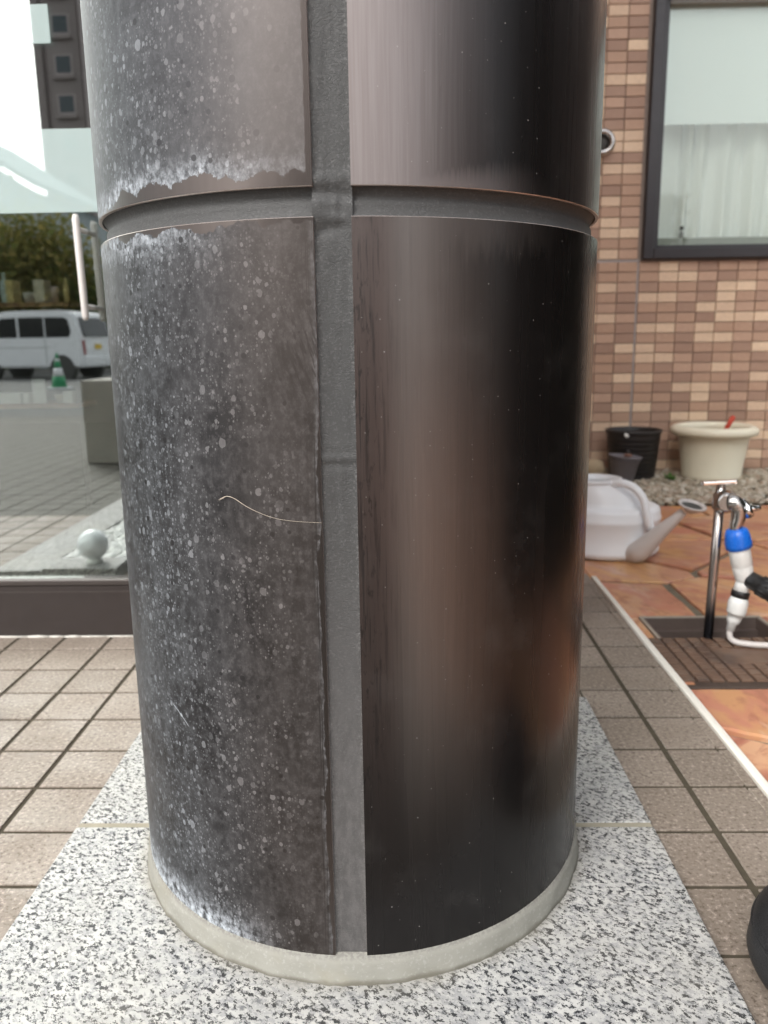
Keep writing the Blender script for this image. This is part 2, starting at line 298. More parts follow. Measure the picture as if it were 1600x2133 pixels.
# objects
M_cream = plain('cream_plastic', (.80, .76, .60), .45, 0, .06, 9)
M_blackp = plain('black_plastic', (.020, .017, .016), .5, 0, .2, 20)
M_greyp = plain('grey_plastic', (.17, .155, .165), .5, 0, .1, 15)
M_soil = plain('soil', (.20, .105, .075), .95, 0, .4, 120, .003)
M_red = plain('red_handle', (.52, .045, .015), .4, 0, .1, 40)
M_stone = plain('boulder', (.40, .31, .20), .9, 0, .3, 22, .004)
M_can = plain('white_poly', (.80, .82, .84), .38, 0, .03, 12)
M_spout = plain('milky_poly', (.56, .525, .505), .42, 0, .04, 12)
M_dkin = plain('dark_inside', (.06, .06, .055), .7)
M_chrome = plain('chrome', (.50, .48, .46), .22, 1., .06, 20)
t = NT('dark_foot_chrome'); p = t.coord(); M_pipe = t.done(t.bsdf(t.mix(t.step(t.sep(t.pos())[2], .03, .10), (.035, .038, .045), t.mix(t.noise(p, 30, 3.), (.30, .27, .25), (.50, .46, .43))), .24, .95))  # darker towards the foot
M_bright = plain('polished_chrome', (.80, .80, .79), .12, 1., .04, 20)
M_blue = plain('blue_plastic', (.012, .14, .62), .3, 0, .06, 30)
M_wp = plain('white_plastic', (.76, .77, .74), .3, 0, .03, 30)
M_hose_w = plain('white_hose', (.60, .56, .53), .4, 0, .05, 30)
M_hose_b = plain('brown_hose', (.105, .065, .042), .45, 0, .2, 120)
M_rubber = plain('black_rubber', (.012, .012, .012), .4, 0, .2, 60)
M_basin = plain('basin', (.115, .085, .072), .7, 0, .2, 20)
M_rim = plain('basin_rim', (.32, .28, .23), .6, 0, .2, 40)
t = NT('cover_brown'); p = t.pos(); c = t.mix(t.noise(p, 25, 5., .6), (.095, .052, .034), (.20, .125, .085)); c = t.mix(t.step(t.noise(p, 9, 4.), .5, .66, 0, .55), c, (.045, .03, .026))
M_cover = t.done(t.bsdf(c, t.step(t.noise(p, 7, 3.), .4, .6, .25, .6), 0, t.bump(t.noise(p, 150, 3.), .3, .001), .5))
M_cover_d = plain('cover_recess', (.060, .040, .030), .6, 0, .3, 40)
M_strip = plain('cream_trim', (.76, .73, .66), .45, 0, .08, 30)
t = NT('black_leather'); p = t.coord(); vv = t.vor(p, 420, 'DISTANCE_TO_EDGE'); M_leather = t.done(t.bsdf((.012, .012, .013), .42, 0, t.bump(t.step(vv.outputs['Distance'], 0, .12), .5, .0012), .5))
t = NT('gravel'); r = t.n('NewGeometry').outputs['Random Per Island']
M_gravel = t.done(t.bsdf(t.ramp(r, [(0, (.26, .22, .16)), (.3, (.38, .33, .25)), (.55, (.50, .45, .37)), (.75, (.33, .24, .17)), (.9, (.60, .56, .48)), (1, (.22, .20, .15))]), .85, 0, None, .3))
t = NT('white_gravel'); r = t.n('NewGeometry').outputs['Random Per Island']; M_wgravel = t.done(t.bsdf(t.ramp(r, [(0, (.70, .71, .70)), (1, (.86, .86, .84))]), .7))
def leafmat(name, a, b):
    t = NT(name); r = t.n('NewGeometry').outputs['Random Per Island']; c = t.mix(r, a, b); d = t.bsdf(c, .6, 0, None, .3); tl = t.n('BsdfTranslucent'); t.put(tl.inputs[0], c)
    return t.done(t.mixs(.45, d, tl.outputs[0]))
M_leaf = leafmat('leaf', (.08, .13, .03), (.20, .24, .07)); M_leaf2 = leafmat('autumn_leaf', (.11, .14, .035), (.30, .24, .08)); M_weed = leafmat('weed_leaf', (.08, .22, .04), (.16, .32, .08))
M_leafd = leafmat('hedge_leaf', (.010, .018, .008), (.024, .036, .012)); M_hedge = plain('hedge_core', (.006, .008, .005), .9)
M_bark = plain('bark', (.07, .055, .042), .9, 0, .3, 14)
M_asph = plain('asphalt', (.13, .13, .125), .9, 0, .15, 3)
M_walk = plain('sidewalk', (.26, .25, .235), .9, 0, .1, 2)
M_apart = plain('apartment_tile', (.44, .375, .36), .8, 0, .08, .6); M_apart_d = plain('apartment_recess', (.30, .255, .24), .8, 0, .1, .6)
M_pane = plain('far_pane', (.05, .065, .07), .15); M_house = plain('house_siding', (.42, .47, .48), .8, 0, .04, .5); M_roof = plain('roof_sheet', (.22, .27, .28), .95, 0, .06, .6)
M_van = plain('van_paint', (.86, .87, .88), .3, 0, .02, 2); M_vwin = plain('van_glass', (.012, .013, .014), .12); M_tyre = plain('tyre', (.02, .02, .02), .8); M_rimm = plain('wheel_rim', (.35, .35, .35), .35, .8)
M_yel = plain('yellow_plate', (.75, .50, .03), .5); M_lamp = plain('tail_lamp', (.30, .03, .03), .3); M_green = plain('cone_green', (.02, .26, .10), .5); M_band = plain('cone_band', (.75, .76, .76), .5)
M_box = plain('grey_box', (.30, .285, .255), .7, 0, .1, 6); M_conc = plain('brown_block', (.115, .10, .088), .8, 0, .12, 6); M_wood = plain('shelf_wood', (.36, .20, .11), .55, 0, .15, 30)
M_globe = plain('opal_globe', (.78, .82, .84), .12, 0, .01, 10); M_cardw = plain('white_card', (.80, .80, .78), .6); M_cardc = plain('cream_card', (.78, .72, .62), .6)
M_cardy = plain('yellow_card', (.74, .60, .28), .5); M_cardb = plain('blue_card', (.52, .68, .74), .5); M_cardp = plain('pink_card', (.76, .62, .62), .5)
M_straw = plain('straw', (.42, .36, .29), .6)

# ------------------------------------------------------------------ geometry helper
class MB:
    def __init__(s): s.b = bmesh.new(); s.uv = None
    def box(s, x0, x1, y0, y1, z0, z1, bev=0., seg=1, mi=0, M=None):
        r = bmesh.ops.create_cube(s.b, size=1.); vs = r['verts']
        for v in vs: v.co = Vector((x0 + (v.co.x + .5) * (x1 - x0), y0 + (v.co.y + .5) * (y1 - y0), z0 + (v.co.z + .5) * (z1 - z0)))
        fs = {f for v in vs for f in v.link_faces}
        if bev:
            rr = bmesh.ops.bevel(s.b, geom=list({e for f in fs for e in f.edges}), offset=bev, segments=seg, profile=.5, affect='EDGES'); fs = set(rr['faces']) | {f for f in fs if f.is_valid}
            vs = list({v for f in fs for v in f.verts})
        for f in fs: f.material_index = mi
        if M: bmesh.ops.transform(s.b, matrix=M, verts=vs)
        return s
    def lathe(s, prof, n=32, c=(0, 0, 0), M=None, mi=0, closed=False, caps=True):
        rings = []
        for (r, z) in prof:
            rings.append([s.b.verts.new((c[0] + r * math.cos(2 * math.pi * k / n), c[1] + r * math.sin(2 * math.pi * k / n), c[2] + z)) for k in range(n)])
        L = len(rings)
        for i in range(L if closed else L - 1):
            a, d = rings[i], rings[(i + 1) % L]
            for k in range(n):
                f = s.b.faces.new((a[k], a[(k + 1) % n], d[(k + 1) % n], d[k])); f.smooth = True; f.material_index = mi
        if caps and not closed:
            for rg, flip in ((rings[0], True), (rings[-1], False)):
                f = s.b.faces.new(rg[::-1] if flip else rg); f.material_index = mi
        if M: bmesh.ops.transform(s.b, matrix=M, verts=[v for g in rings for v in g])
        return s
    def tube(s, pts, rad, n=10, caps=True, mi=0, sub=1):
        pts = [Vector(q) for q in pts]; rad = list(rad) if hasattr(rad, '__len__') else [rad] * len(pts)
        if sub > 1:
            P, Q = [], []; e = [pts[0]] + pts + [pts[-1]]
            for i in range(len(pts) - 1):
                a, b, c_, d = e[i], e[i + 1], e[i + 2], e[i + 3]
                for k in range(sub):
                    u = k / sub; P.append(.5 * ((2 * b) + (c_ - a) * u + (2 * a - 5 * b + 4 * c_ - d) * u * u + (3 * b - a - 3 * c_ + d) * u ** 3)); Q.append(rad[i] * (1 - u) + rad[i + 1] * u)
            P.append(pts[-1]); Q.append(rad[-1]); pts, rad = P, Q
        rings = []; ref = None
        for i, q in enumerate(pts):
            d = (pts[min(i + 1, len(pts) - 1)] - pts[max(i - 1, 0)])
            d = d.normalized() if d.length > 1e-9 else Vector((0, 0, 1))
            if ref is None: ref = d.orthogonal().normalized()
            ref = (ref - d * ref.dot(d)).normalized(); o = d.cross(ref)
            rings.append([s.b.verts.new(q + (ref * math.cos(2 * math.pi * k / n) + o * math.sin(2 * math.pi * k / n)) * rad[i]) for k in range(n)])
        for a, d in zip(rings, rings[1:]):
            for k in range(n):
                f = s.b.faces.new((a[k], a[(k + 1) % n], d[(k + 1) % n], d[k])); f.smooth = True; f.material_index = mi
        if caps: s.b.faces.new(rings[0][::-1]).material_index = mi; s.b.faces.new(rings[-1]).material_index = mi
        return s
    def prism(s, poly, z0, z1, ch=0., mi=0):
        n = len(poly); cx = sum(q[0] for q in poly) / n; cy = sum(q[1] for q in poly) / n
        def ring(z, k): return [s.b.verts.new((cx + (x - cx) * k, cy + (y - cy) * k, z)) for x, y in poly]
        rs = [ring(z0, 1)] + ([ring(z1 - ch, 1), ring(z1, 1 - ch / max(.02, min(math.hypot(x - cx, y - cy) for x, y in poly)))] if ch else [ring(z1, 1)])
        for a, d in zip(rs, rs[1:]):
            for k in range(n): s.b.faces.new((a[k], a[(k + 1) % n], d[(k + 1) % n], d[k])).material_index = mi
        s.b.faces.new(rs[0][::-1]); s.b.faces.new(rs[-1]).material_index = mi
        return s
    def quad(s, a, b, c, d, mi=0): f = s.b.faces.new([s.b.verts.new(q) for q in (a, b, c, d)]); f.material_index = mi; return s
    def blob(s, c, r, seed=0, amp=.15, sub=1, freq=1.6, sc=(1, 1, 1)):
        rr = bmesh.ops.create_icosphere(s.b, subdivisions=sub, radius=1.)
        for v in rr['verts']:
            k = 1 + amp * mnoise.noise(v.co * freq + Vector((seed * 3.7, seed * 1.3, seed)))
            v.co = Vector((c[0] + v.co.x * r * k * sc[0], c[1] + v.co.y * r * k * sc[1], c[2] + v.co.z * r * k * sc[2]))
        return s
    def build(s, name, mats, parent=None, smooth=None):
        bmesh.ops.recalc_face_normals(s.b, faces=s.b.faces[:])
        me = bpy.data.meshes.new(name); s.b.to_mesh(me); s.b.free()
        for q in (mats if isinstance(mats, (list, tuple)) else [mats]): me.materials.append(q)
        if smooth is not None:
            for f in me.polygons: f.use_smooth = smooth
        return link(name, me, parent)
def link(name, me, parent=None):
    o = bpy.data.objects.new(name, me); COL.objects.link(o)
    if parent: o.parent = parent
    return o
def pyd(name, vs, fs, mats, parent=None, uvs=None, mi=None, smooth=None):
    me = bpy.data.meshes.new(name); me.from_pydata(vs, [], fs)
    for q in (mats if isinstance(mats, (list, tuple)) else [mats]): me.materials.append(q)
    if mi: me.polygons.foreach_set('material_index', mi)
    if smooth is not None: me.polygons.foreach_set('use_smooth', smooth if isinstance(smooth, list) else [smooth] * len(fs))
    if uvs:
        l = me.uv_layers.new(name='UVMap')
        for q in me.loops: l.data[q.index].uv = uvs[q.vertex_index]
    me.update(); return link(name, me, parent)
def tag(o, label, cat, group=None):
    o['label'] = label; o['category'] = cat
    if group: o['group'] = group
    return o
def struct(o, label=None): o['kind'] = 'structure'; o['label'] = label or o.name.replace('_', ' '); return o
def empty(name, loc, label, cat, group=None):
    o = bpy.data.objects.new(name, None); COL.objects.link(o); o.location = loc; o.empty_display_size = .05
    return tag(o, label, cat, group)
def under(root, o):       # o is modelled in world coordinates; keep them under a root that stands elsewhere
    o.parent = root; o.matrix_parent_inverse = Matrix.Translation(root.location).inverted(); return o
MIR = 3.30                # the shop glass stands at y = 1.65: a thing seen in it at depth d stands at y = MIR - d

# ------------------------------------------------------------------ ground and paving
g = MB(); g.box(-150, 150, -250, -3.9, -.5, -.22); struct(g.build('street', M_asph), 'grey asphalt street in front of the terrace')
g = MB(); g.box(-60, 60, -23.2, -20.6 - 1.2, -.215, -.10); struct(g.build('far_pavement', M_walk), 'concrete pavement along the far side of the street')
g = MB(); g.box(-9, .499, -3.9, 1.80, -.15, -.0024)
floor = struct(g.build('terrace_floor', M_grout), 'terrace floor of square brown beige tiles with dark joints')
PX, PY, J = .1019, .1061, .0066
def tile_mesh(sx, sy, groove=False):
    b = MB(); b.box(0, sx, 0, sy, -.012, 0., .0009)
    if groove:
        b.b.free(); b = MB(); gx = sx * .80
        b.box(0, gx, 0, sy, -.012, 0., .0009); b.box(gx, gx + .003, .004, sy - .004, -.012, -.0014); b.box(gx + .003, sx, 0, sy, -.012, -.0003, .0009)
    bmesh.ops.recalc_face_normals(b.b, faces=b.b.faces[:]); me = bpy.data.meshes.new('floor_tile'); b.b.to_mesh(me); b.b.free(); me.materials.append(M_tile); return me
TM = tile_mesh(PX - J, PY - J); XL, YF = -.52961, 1.56173
for i in range(-9, 0):
    for j in range(-8, 1):
        x = XL + i * PX + J / 2; y = YF + (j - 1) * PY + J / 2
        o = link('floor_tile', TM, floor); o.location = (x, y, random.uniform(-.0004, .0004))
TMe = tile_mesh(PX - J, .068)
for i in range(-9, 8):
    o = link('floor_tile', TMe, floor); o.location = (XL + i * PX + J / 2, YF + J / 2, 0)
# partial tiles between the left lattice and the slab, behind the slab
TMc = tile_mesh(-.4265 - (XL + J / 2), PY - J)
for j in range(-8, 1):
    o = link('floor_tile', TMc, floor); o.location = (XL + J / 2, YF + (j - 1) * PY + J / 2, random.uniform(-.0003, .0003))
TMb = tile_mesh(PX - J, YF - J - 1.3035)
for i in range(1, 8):
    o = link('floor_tile', TMb, floor); o.location = (XL + i * PX + J / 2, 1.3035 + J / 2, 0)
TMg = tile_mesh(.3165 - (XL + 8 * PX + J / 2), .33)
o = link('floor_tile', TMg, floor); o.location = (XL + 8 * PX + J / 2, 1.3035 + J / 2, 0)
# right strip: two columns, the outer one a grooved edge tile
C3, C4 = .40053, .49873
TR1 = tile_mesh(C3 - .0045 - .3195, PY - J); TR2 = tile_mesh(C4 - C3 - .0045, PY - J, True)
for j in range(-12, 6):
    y = YF + (j - 1) * PY + J / 2
    o = link('floor_tile', TR1, floor); o.location = (.3195, y, random.uniform(-.0004, .0004))
    o = link('floor_tile', TR2, floor); o.location = (C3 + .0045, y, random.uniform(-.0003, .0003))
b = MB(); b.box(.30, .499, 1.80, 2.06, -.15, -.0024); under(floor, b.build('terrace_end', M_grout))
b = MB()
for i in range(-78, 10):
    for j in range(-50, -7):
        x = XL + i * PX + J / 2; y = YF + (j - 1) * PY + J / 2
        if -9 <= i and j >= -8: continue
        if y < -3.85: continue
        zz = 0.
        b.quad((x, y, zz), (x + PX - J, y, zz), (x + PX - J, y + PY - J, zz), (x, y + PY - J, zz), 1 if y > .30 else 0)
far = b.build('floor_tile_field', [M_tile2, M_tile], floor); far['kind'] = 'stuff'
b = MB(); b.box(.4993, .5135, -1.2, 2.045, -.05, .0065, .004, 3); tag(b.build('edge_trim', M_strip), 'narrow cream white edging strip between grey tiles and flagstones', 'edging')

# ---- flagstones
def clip(poly, px, py, nx, ny):
    out = []
    for i in range(len(poly)):
        a, c = poly[i], poly[(i + 1) % len(poly)]; da = (a[0] - px) * nx + (a[1] - py) * ny; dc = (c[0] - px) * nx + (c[1] - py) * ny
        if da <= 0: out.append(a)
        if da * dc < 0: k = da / (da - dc); out.append((a[0] + (c[0] - a[0]) * k, a[1] + (c[1] - a[1]) * k))
    return out
base = MB(); DX0, DX1, DY0, DY1 = .552, .832, 1.395, 1.790
for (x0, x1, y0, y1) in ((.5125, 4.6, DY1, 3.10), (.5125, 4.6, -3.9, DY0), (.5125, DX0, DY0, DY1), (DX1, 4.6, DY0, DY1), (.30, .5125, 2.06, 3.10)): base.box(x0, x1, y0, y1, -.2, -.027)
pav = struct(base.build('flagstone_paving', M_mortar), 'crazy paving of red and orange sandstone slabs')
def stones(x0, x1, y0, y1, n, seed, asp=1.5):
    rr = random.Random(seed); sd_ = []
    for _ in range(4000):
        q = (rr.uniform(x0, x1), rr.uniform(y0, y1))
        dm = math.sqrt((x1 - x0) * (y1 - y0) / n) * .72
        if all(math.hypot((q[0] - a[0]) / asp ** .5, (q[1] - a[1]) * asp ** .5) > dm for a in sd_): sd_.append(q)
        if len(sd_) >= n: break
    for q in sd_:
        poly = [(x0, y0), (x1, y0), (x1, y1), (x0, y1)]
        for a in sd_:
            if a is q: continue
            mx_, my_ = (a[0] + q[0]) / 2, (a[1] + q[1]) / 2; nx, ny = a[0] - q[0], (a[1] - q[1]) * asp ** 2; l = math.hypot(nx, ny)
            gap = rr.uniform(.005, .012); poly = clip(poly, mx_ - nx / l * gap, my_ - ny / l * gap, nx / l, ny / l)
            if len(poly) < 3: break
        if len(poly) < 3: continue
        P2 = []
        for i in range(len(poly)):           # roughen the broken edges
            a, c = poly[i], poly[(i + 1) % len(poly)]; L = math.hypot(c[0] - a[0], c[1] - a[1])
            if L < .004: continue
            k = max(1, int(L / .045)); 
            for s_ in range(k):
                u = s_ / k; jx = rr.uniform(-.003, .003) if 0 < s_ else 0; jy = rr.uniform(-.003, .003) if 0 < s_ else 0
                P2.append((a[0] + (c[0] - a[0]) * u + jx, a[1] + (c[1] - a[1]) * u + jy))
        if len(P2) < 3: continue
        z = -.0175 + rr.uniform(-.004, .003); b = MB(); b.prism(P2, -.04, z, .003); b.build('flagstone', M_flag, pav)
stones(.516, 3.0, 1.797, 3.05, 40, 31, 1.25)
stones(.305, .513, 2.066, 3.05, 4, 8, .6)
stones(.516, 1.6, .35, 1.388, 11, 4, 1.0)
stones(.516, .549, 1.40, 1.788, 2, 3, 1.0)
stones(.838, 1.9, 1.40, 1.788, 5, 9, 1.2)
stones(1.9, 4.4, -3.8, 1.78, 40, 12, 1.3); stones(.516, 1.9, -3.8, .34, 22, 15, 1.3)

# ---- gravel border by the wall
g = MB(); g.box(.30, 4.6, 3.10, 3.86, -.2, -.022); bed = struct(g.build('gravel_bed', M_mortar), 'gravel border at the foot of the tiled wall')
def pebbles(name, mat, x0, x1, y0, y1, z, n, r0, r1, seed, avoid=()):
    rr = random.Random(seed); vs, fs = [], []
    tmp = bmesh.new(); bmesh.ops.create_icosphere(tmp, subdivisions=1, radius=1.); tmp.verts.ensure_lookup_table()
    tv = [v.co.copy() for v in tmp.verts]; tf = [[v.index for v in f.verts] for f in tmp.faces]; tmp.free()
    for i in range(n):
        x, y = rr.uniform(x0, x1), rr.uniform(y0, y1); r = rr.uniform(r0, r1); s3 = (rr.uniform(.7, 1.35), rr.uniform(.7, 1.3), rr.uniform(.5, .9)); a = rr.uniform(0, 6.3); k0 = len(vs)
        zz = z + rr.uniform(-.3, .7) * r; off = Vector((rr.uniform(0, 50), rr.uniform(0, 50), 0))
        for v in tv:
            k = 1 + .22 * mnoise.noise(v * 1.3 + off); px, py = v.x * r * k * s3[0], v.y * r * k * s3[1]
            vs.append((x + px * math.cos(a) - py * math.sin(a), y + px * math.sin(a) + py * math.cos(a), zz + v.z * r * k * s3[2]))
        fs += [[q + k0 for q in f] for f in tf]
    o = pyd(name, vs, fs, mat, None, smooth=True); o['kind'] = 'stuff'; return o
o = pebbles('gravel', M_gravel, .52, 2.3, 3.07, 3.84, -.012, 5200, .008, .016, 5); o['label'] = 'loose tan and grey gravel strip along the wall'

# ------------------------------------------------------------------ the column
CX, CY = -.0525, .9284; SX0, SX1, SY0, SY1, SYJ = -.4245, .3173, .552, 1.298, .9226
ZS = .012
b = MB(); b.box(SX0, SX1, SY0, SYJ - .0045, -.05, ZS, .0022, 2)
tag(b.build('granite_slab', M_gran), 'speckled white granite slab under the front half of the column', 'slab')
b = MB(); b.box(SX0, SX1, SYJ + .0045, SY1, -.05, ZS, .0022, 2)
o = tag(b.build('granite_slab', M_gran_r), 'speckled white granite slab under the rear half of the column, behind the mortar joint', 'slab')
o.delta_location = (0, 0, 0)
b = MB(); b.box(SX0 + .002, SX1 - .002, SYJ - .0048, SYJ + .0048, -.04, ZS - .0012); b.build('mortar_joint', M_jmort, o)

column = empty('column', (CX, CY, ZS), 'thick round column clad in dark bronze metal panels with grey sealant joints', 'column')
TOP = 3.25
def cyl(r, a, z): return (CX + r * math.sin(a), CY - r * math.cos(a), z)
def panel(a0, a1, z0, z1, mat, label=None):
    n = max(8, int(abs(a1 - a0) / R_(1.5))); vs, fs, uv, mi, sm = [], [], [], [], []
    th = .0034; c = .0006
    sec = [(RC - th, z0), (RC - c, z0), (RC, z0 + c), (RC, z1 - c), (RC - c, z1), (RC - th, z1)]
    dup = [(0, 1), (1, 2), (2, 3), (3, 4), (4, 5)]
    for (i, j) in dup:
        k0 = len(vs)
        for k in range(n + 1):
            a = a0 + (a1 - a0) * k / n
            for q in (i, j): r, z = sec[q]; vs.append(cyl(r, a, z)); uv.append((a * RC, z))
        for k in range(n):
            q = k0 + 2 * k; fs.append((q, q + 2, q + 3, q + 1) if a1 > a0 else (q, q + 1, q + 3, q + 2)); mi.append(0 if i == 2 else 1); sm.append(True)
    for a in (a0, a1):
        k0 = len(vs)
        for r, z in sec: vs.append(cyl(r, a, z)); uv.append((a * RC, z))
        f = tuple(range(k0, k0 + 6)); fs.append(f); mi.append(1); sm.append(False)
    o = pyd('cladding_panel', vs, fs, [mat, M_alu_edge], None, uv, mi, sm)
    if label: o['label'] = label
    return under(column, o)
A0 = ULE / RC; AB = math.pi - A0
panel(-AB, -A0, VB, VJ0, M_wl, 'weathered panel covered in chalky water spots'); panel(-AB, -A0, VJ1, TOP, M_wu, 'weathered panel with a torn white tide line')
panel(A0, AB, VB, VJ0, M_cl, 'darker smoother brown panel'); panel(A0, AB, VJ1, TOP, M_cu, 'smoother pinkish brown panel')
def gauss(x, s): return math.exp(-(x / s) ** 2)
def seal_v(ac):
    vs, fs, uv = [], [], []; zs = [ZS + .02 + i * .003 for i in range(int(1.05 / .003))] + [1.1 + i * .1 for i in range(22)]; N = 14; W = A0 + .004
    zc = (VJ0 + VJ1) / 2
    for z in zs:
        for k in range(N + 1):
            f = -1 + 2 * k / N; a = f * W; r = RC - .0030 - .0012 * (1 - f * f)
            r += .0006 * mnoise.noise(Vector((a * 60, z * 25, ac))) + .0002 * mnoise.noise(Vector((a * 300, z * 200, ac)))
            if ac == 0:
                r += 0.0014 * gauss(z - zc - .017 - .002 * f, .0055) - 0.0019 * gauss(z - zc - .006 + .002 * f, .004) + 0.0017 * gauss(z - zc + .001, .0045) * (1 if f < .3 else .3) + 0.0021 * gauss(z - zc + .012 + .004 * f, .005) - 0.0016 * gauss(z - zc + .020 - .004 * f, .004)
                r += .0012 * gauss(z - .524, .0022) - .0008 * gauss(z - .5185, .003) + .0004 * gauss(z - .535, .002)
            vs.append(cyl(r, a + ac, z)); uv.append((a * RC, z))
    n = len(zs)
    for i in range(n - 1):
        for k in range(N): q = i * (N + 1) + k; fs.append((q, q + 1, q + N + 2, q + N + 1))
    o = pyd('sealant_joint', vs, fs, M_seal, None, uv, smooth=True); o['label'] = 'upright grey sealant joint'; return under(column, o)
seal_v(0); seal_v(math.pi)
def seal_h(a0, a1):
    vs, fs, uv = [], [], []; n = int((a1 - a0) / R_(.8)); N = 10; z0, z1 = VJ0 - .002, VJ1 + .002
    for i in range(n + 1):
        a = a0 + (a1 - a0) * i / n
        for k in range(N + 1):
            f = -1 + 2 * k / N; z = (z0 + z1) / 2 + f * (z1 - z0) / 2
            r = RC - .0034 - .0048 * (1 - f * f) * (1.25 if f > 0 else .8) + .0004 * mnoise.noise(Vector((a * 30, z * 300, 4))) + .0002 * mnoise.noise(Vector((a * 120, z * 500, 9)))
            vs.append(cyl(r, a, z)); uv.append((.0, .5))
    for i in range(n):
        for k in range(N): q = i * (N + 1) + k; fs.append((q, q + N + 1, q + N + 2, q + 1))
    o = pyd('sealant_joint', vs, fs, M_seal, None, uv, smooth=True); o['label'] = 'level grey sealant joint'; return under(column, o)
seal_h(A0, AB); seal_h(-AB, -A0)
b = MB(); b.lathe([(RC - .02, ZS + .001), (RC - .02, TOP)], 48, (CX, CY, 0)); under(column, b.build('core', M_dark))
vs, fs = [], []; n = 200; prof = [(.006, -.002), (.0052, .002), (.0042, .010), (.0030, .020), (.0012, .0285), (-.004, .0300)]
for i in range(n):
    a = 2 * math.pi * i / n
    for k, (dr, dz) in enumerate(prof):
        j = .0016 * mnoise.noise(Vector((math.cos(a) * 9, math.sin(a) * 9, dz * 90))) + .0008 * mnoise.noise(Vector((math.cos(a) * 40, math.sin(a) * 40, dz * 200)))
        if k == 0: j += .0022 * mnoise.noise(Vector((math.cos(a) * 26, math.sin(a) * 26, 2)))
        vs.append(cyl(RC + dr + (j if k < 4 else j * .3), a, ZS + dz))
m_ = len(prof)
for i in range(n):
    for k in range(m_ - 1): q = i * m_ + k; q2 = ((i + 1) % n) * m_ + k; fs.append((q, q2, q2 + 1, q + 1))
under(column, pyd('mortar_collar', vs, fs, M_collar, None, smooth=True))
# dry plant stem caught on the weathered panel
def onp(u, v, d=.0006): return cyl(RC + d, u / RC, v)
b = MB(); b.tube([onp(-.107, .4880, .001), onp(-.1015, .4899, .0018), onp(-.0943, .4882, .0012), onp(-.0805, .4805), onp(-.0604, .4734), onp(-.041, .4706), onp(-.0153, .4693, .0003)], [.00028, .00034, .00027, .00022, .00018, .00015, .00012], 6, sub=5)
for k in range(5):
    a = random.uniform(-1, 1); b.tube([onp(-.1035, .4893, .001), onp(-.1085 - .002 * random.random(), .4882 + .0022 * a, .0025)], [.0003, .0001], 4)
tag(b.build('dry_stem', M_straw), 'thin dry grass stem stuck across the weathered left panel of the column', 'stem')

# ------------------------------------------------------------------ shop front on the left
YG = 1.635; WX0, WX1 = -7.5, .30
shop = empty('shop_building', (-1.5, YG, 0), 'shop front with a large reflective window pane above a dark brown sill', 'building')
b = MB(); b.box(WX0, WX1 - .08, YG, YG + .07, -.01, .1165, .002); under(shop, b.build('window_sill', M_brown))
b = MB(); b.box(WX0, WX1 - .08, YG - .003, YG + .035, .1165, .1300, .0025, 2); under(shop, b.build('sill_lip', M_brown_lip))
b = MB(); b.box(WX0, WX1 - .08, YG - .0015, YG + .02, .100, .1035); under(shop, b.build('sill_groove', M_brown_lip))
b = MB(); b.box(WX1 - .08, WX1, YG - .005, YG + .09, -.01, 2.62, .002); under(shop, b.build('corner_post', M_brown))
b = MB(); b.box(WX0, WX1 - .08, YG + .012, YG + .018, .1302, 2.55); pane = under(shop, b.build('window_pane', M_glass))
b = MB(); b.box(WX0, WX1 - .08, YG, YG + .07, 2.55, 2.62, .002); under(shop, b.build('window_head', M_brown))
b = MB(); b.box(WX0, WX1, YG - .01, YG + .25, 2.62, 5.2); under(shop, b.build('upper_wall', M_wtile)).color = (.52, .36, .27, 1)
b = MB(); b.box(WX1 - .2, WX1, YG + .09, 3.86, -.02, 5.2); under(shop, b.build('return_wall', M_wtile)).color = (.52, .36, .27, 1)
b = MB(); b.box(-6.5, WX1 - .085, YG + .0105, YG + .0115, .8770, 1.0290); under(shop, b.build('frosted_band', M_frost))
b = MB(); b.box(-1.05, -.653, YG + .0105, YG + .0115, 1.179, 1.2455); under(shop, b.build('frosted_sticker', M_frost))
vs = MB()
xs = -3.
while xs < .2:
    L = random.uniform(.03, .09); vs.tube([(xs, YG - .001, .0005), (xs + L * .5, YG - .002, .001), (xs + L, YG - .001, .0005)], [.0015 + random.random() * .0012, .002 + random.random() * .0022, .0015 + random.random() * .001], 6); xs += L * .9
o = under(shop, vs.build('caulk_bead', M_caulk)); o['kind'] = 'stuff'
# room behind the pane
b = MB(); b.box(WX0, WX1 - .2, YG + .07, 6.5, -.05, .004); under(shop, b.build('room_floor', M_int))
b = MB(); b.box(WX0, WX1 - .2, 6.5, 6.6, -.05, 2.7); under(shop, b.build('room_wall', M_int))
b = MB(); b.box(WX0 - .1, WX0, YG, 6.6, -.05, 2.7); under(shop, b.build('room_wall', M_int))
b = MB(); b.box(WX0, WX1 - .2, YG + .25, 6.6, 2.62, 2.7); under(shop, b.build('room_ceiling', M_int))
# canopy the column carries
b = MB(); b.box(-.42, .32, .60, YG - .011, 3.25, 3.5); tag(b.build('beam', M_dark), 'dark beam resting on the bronze column', 'beam')

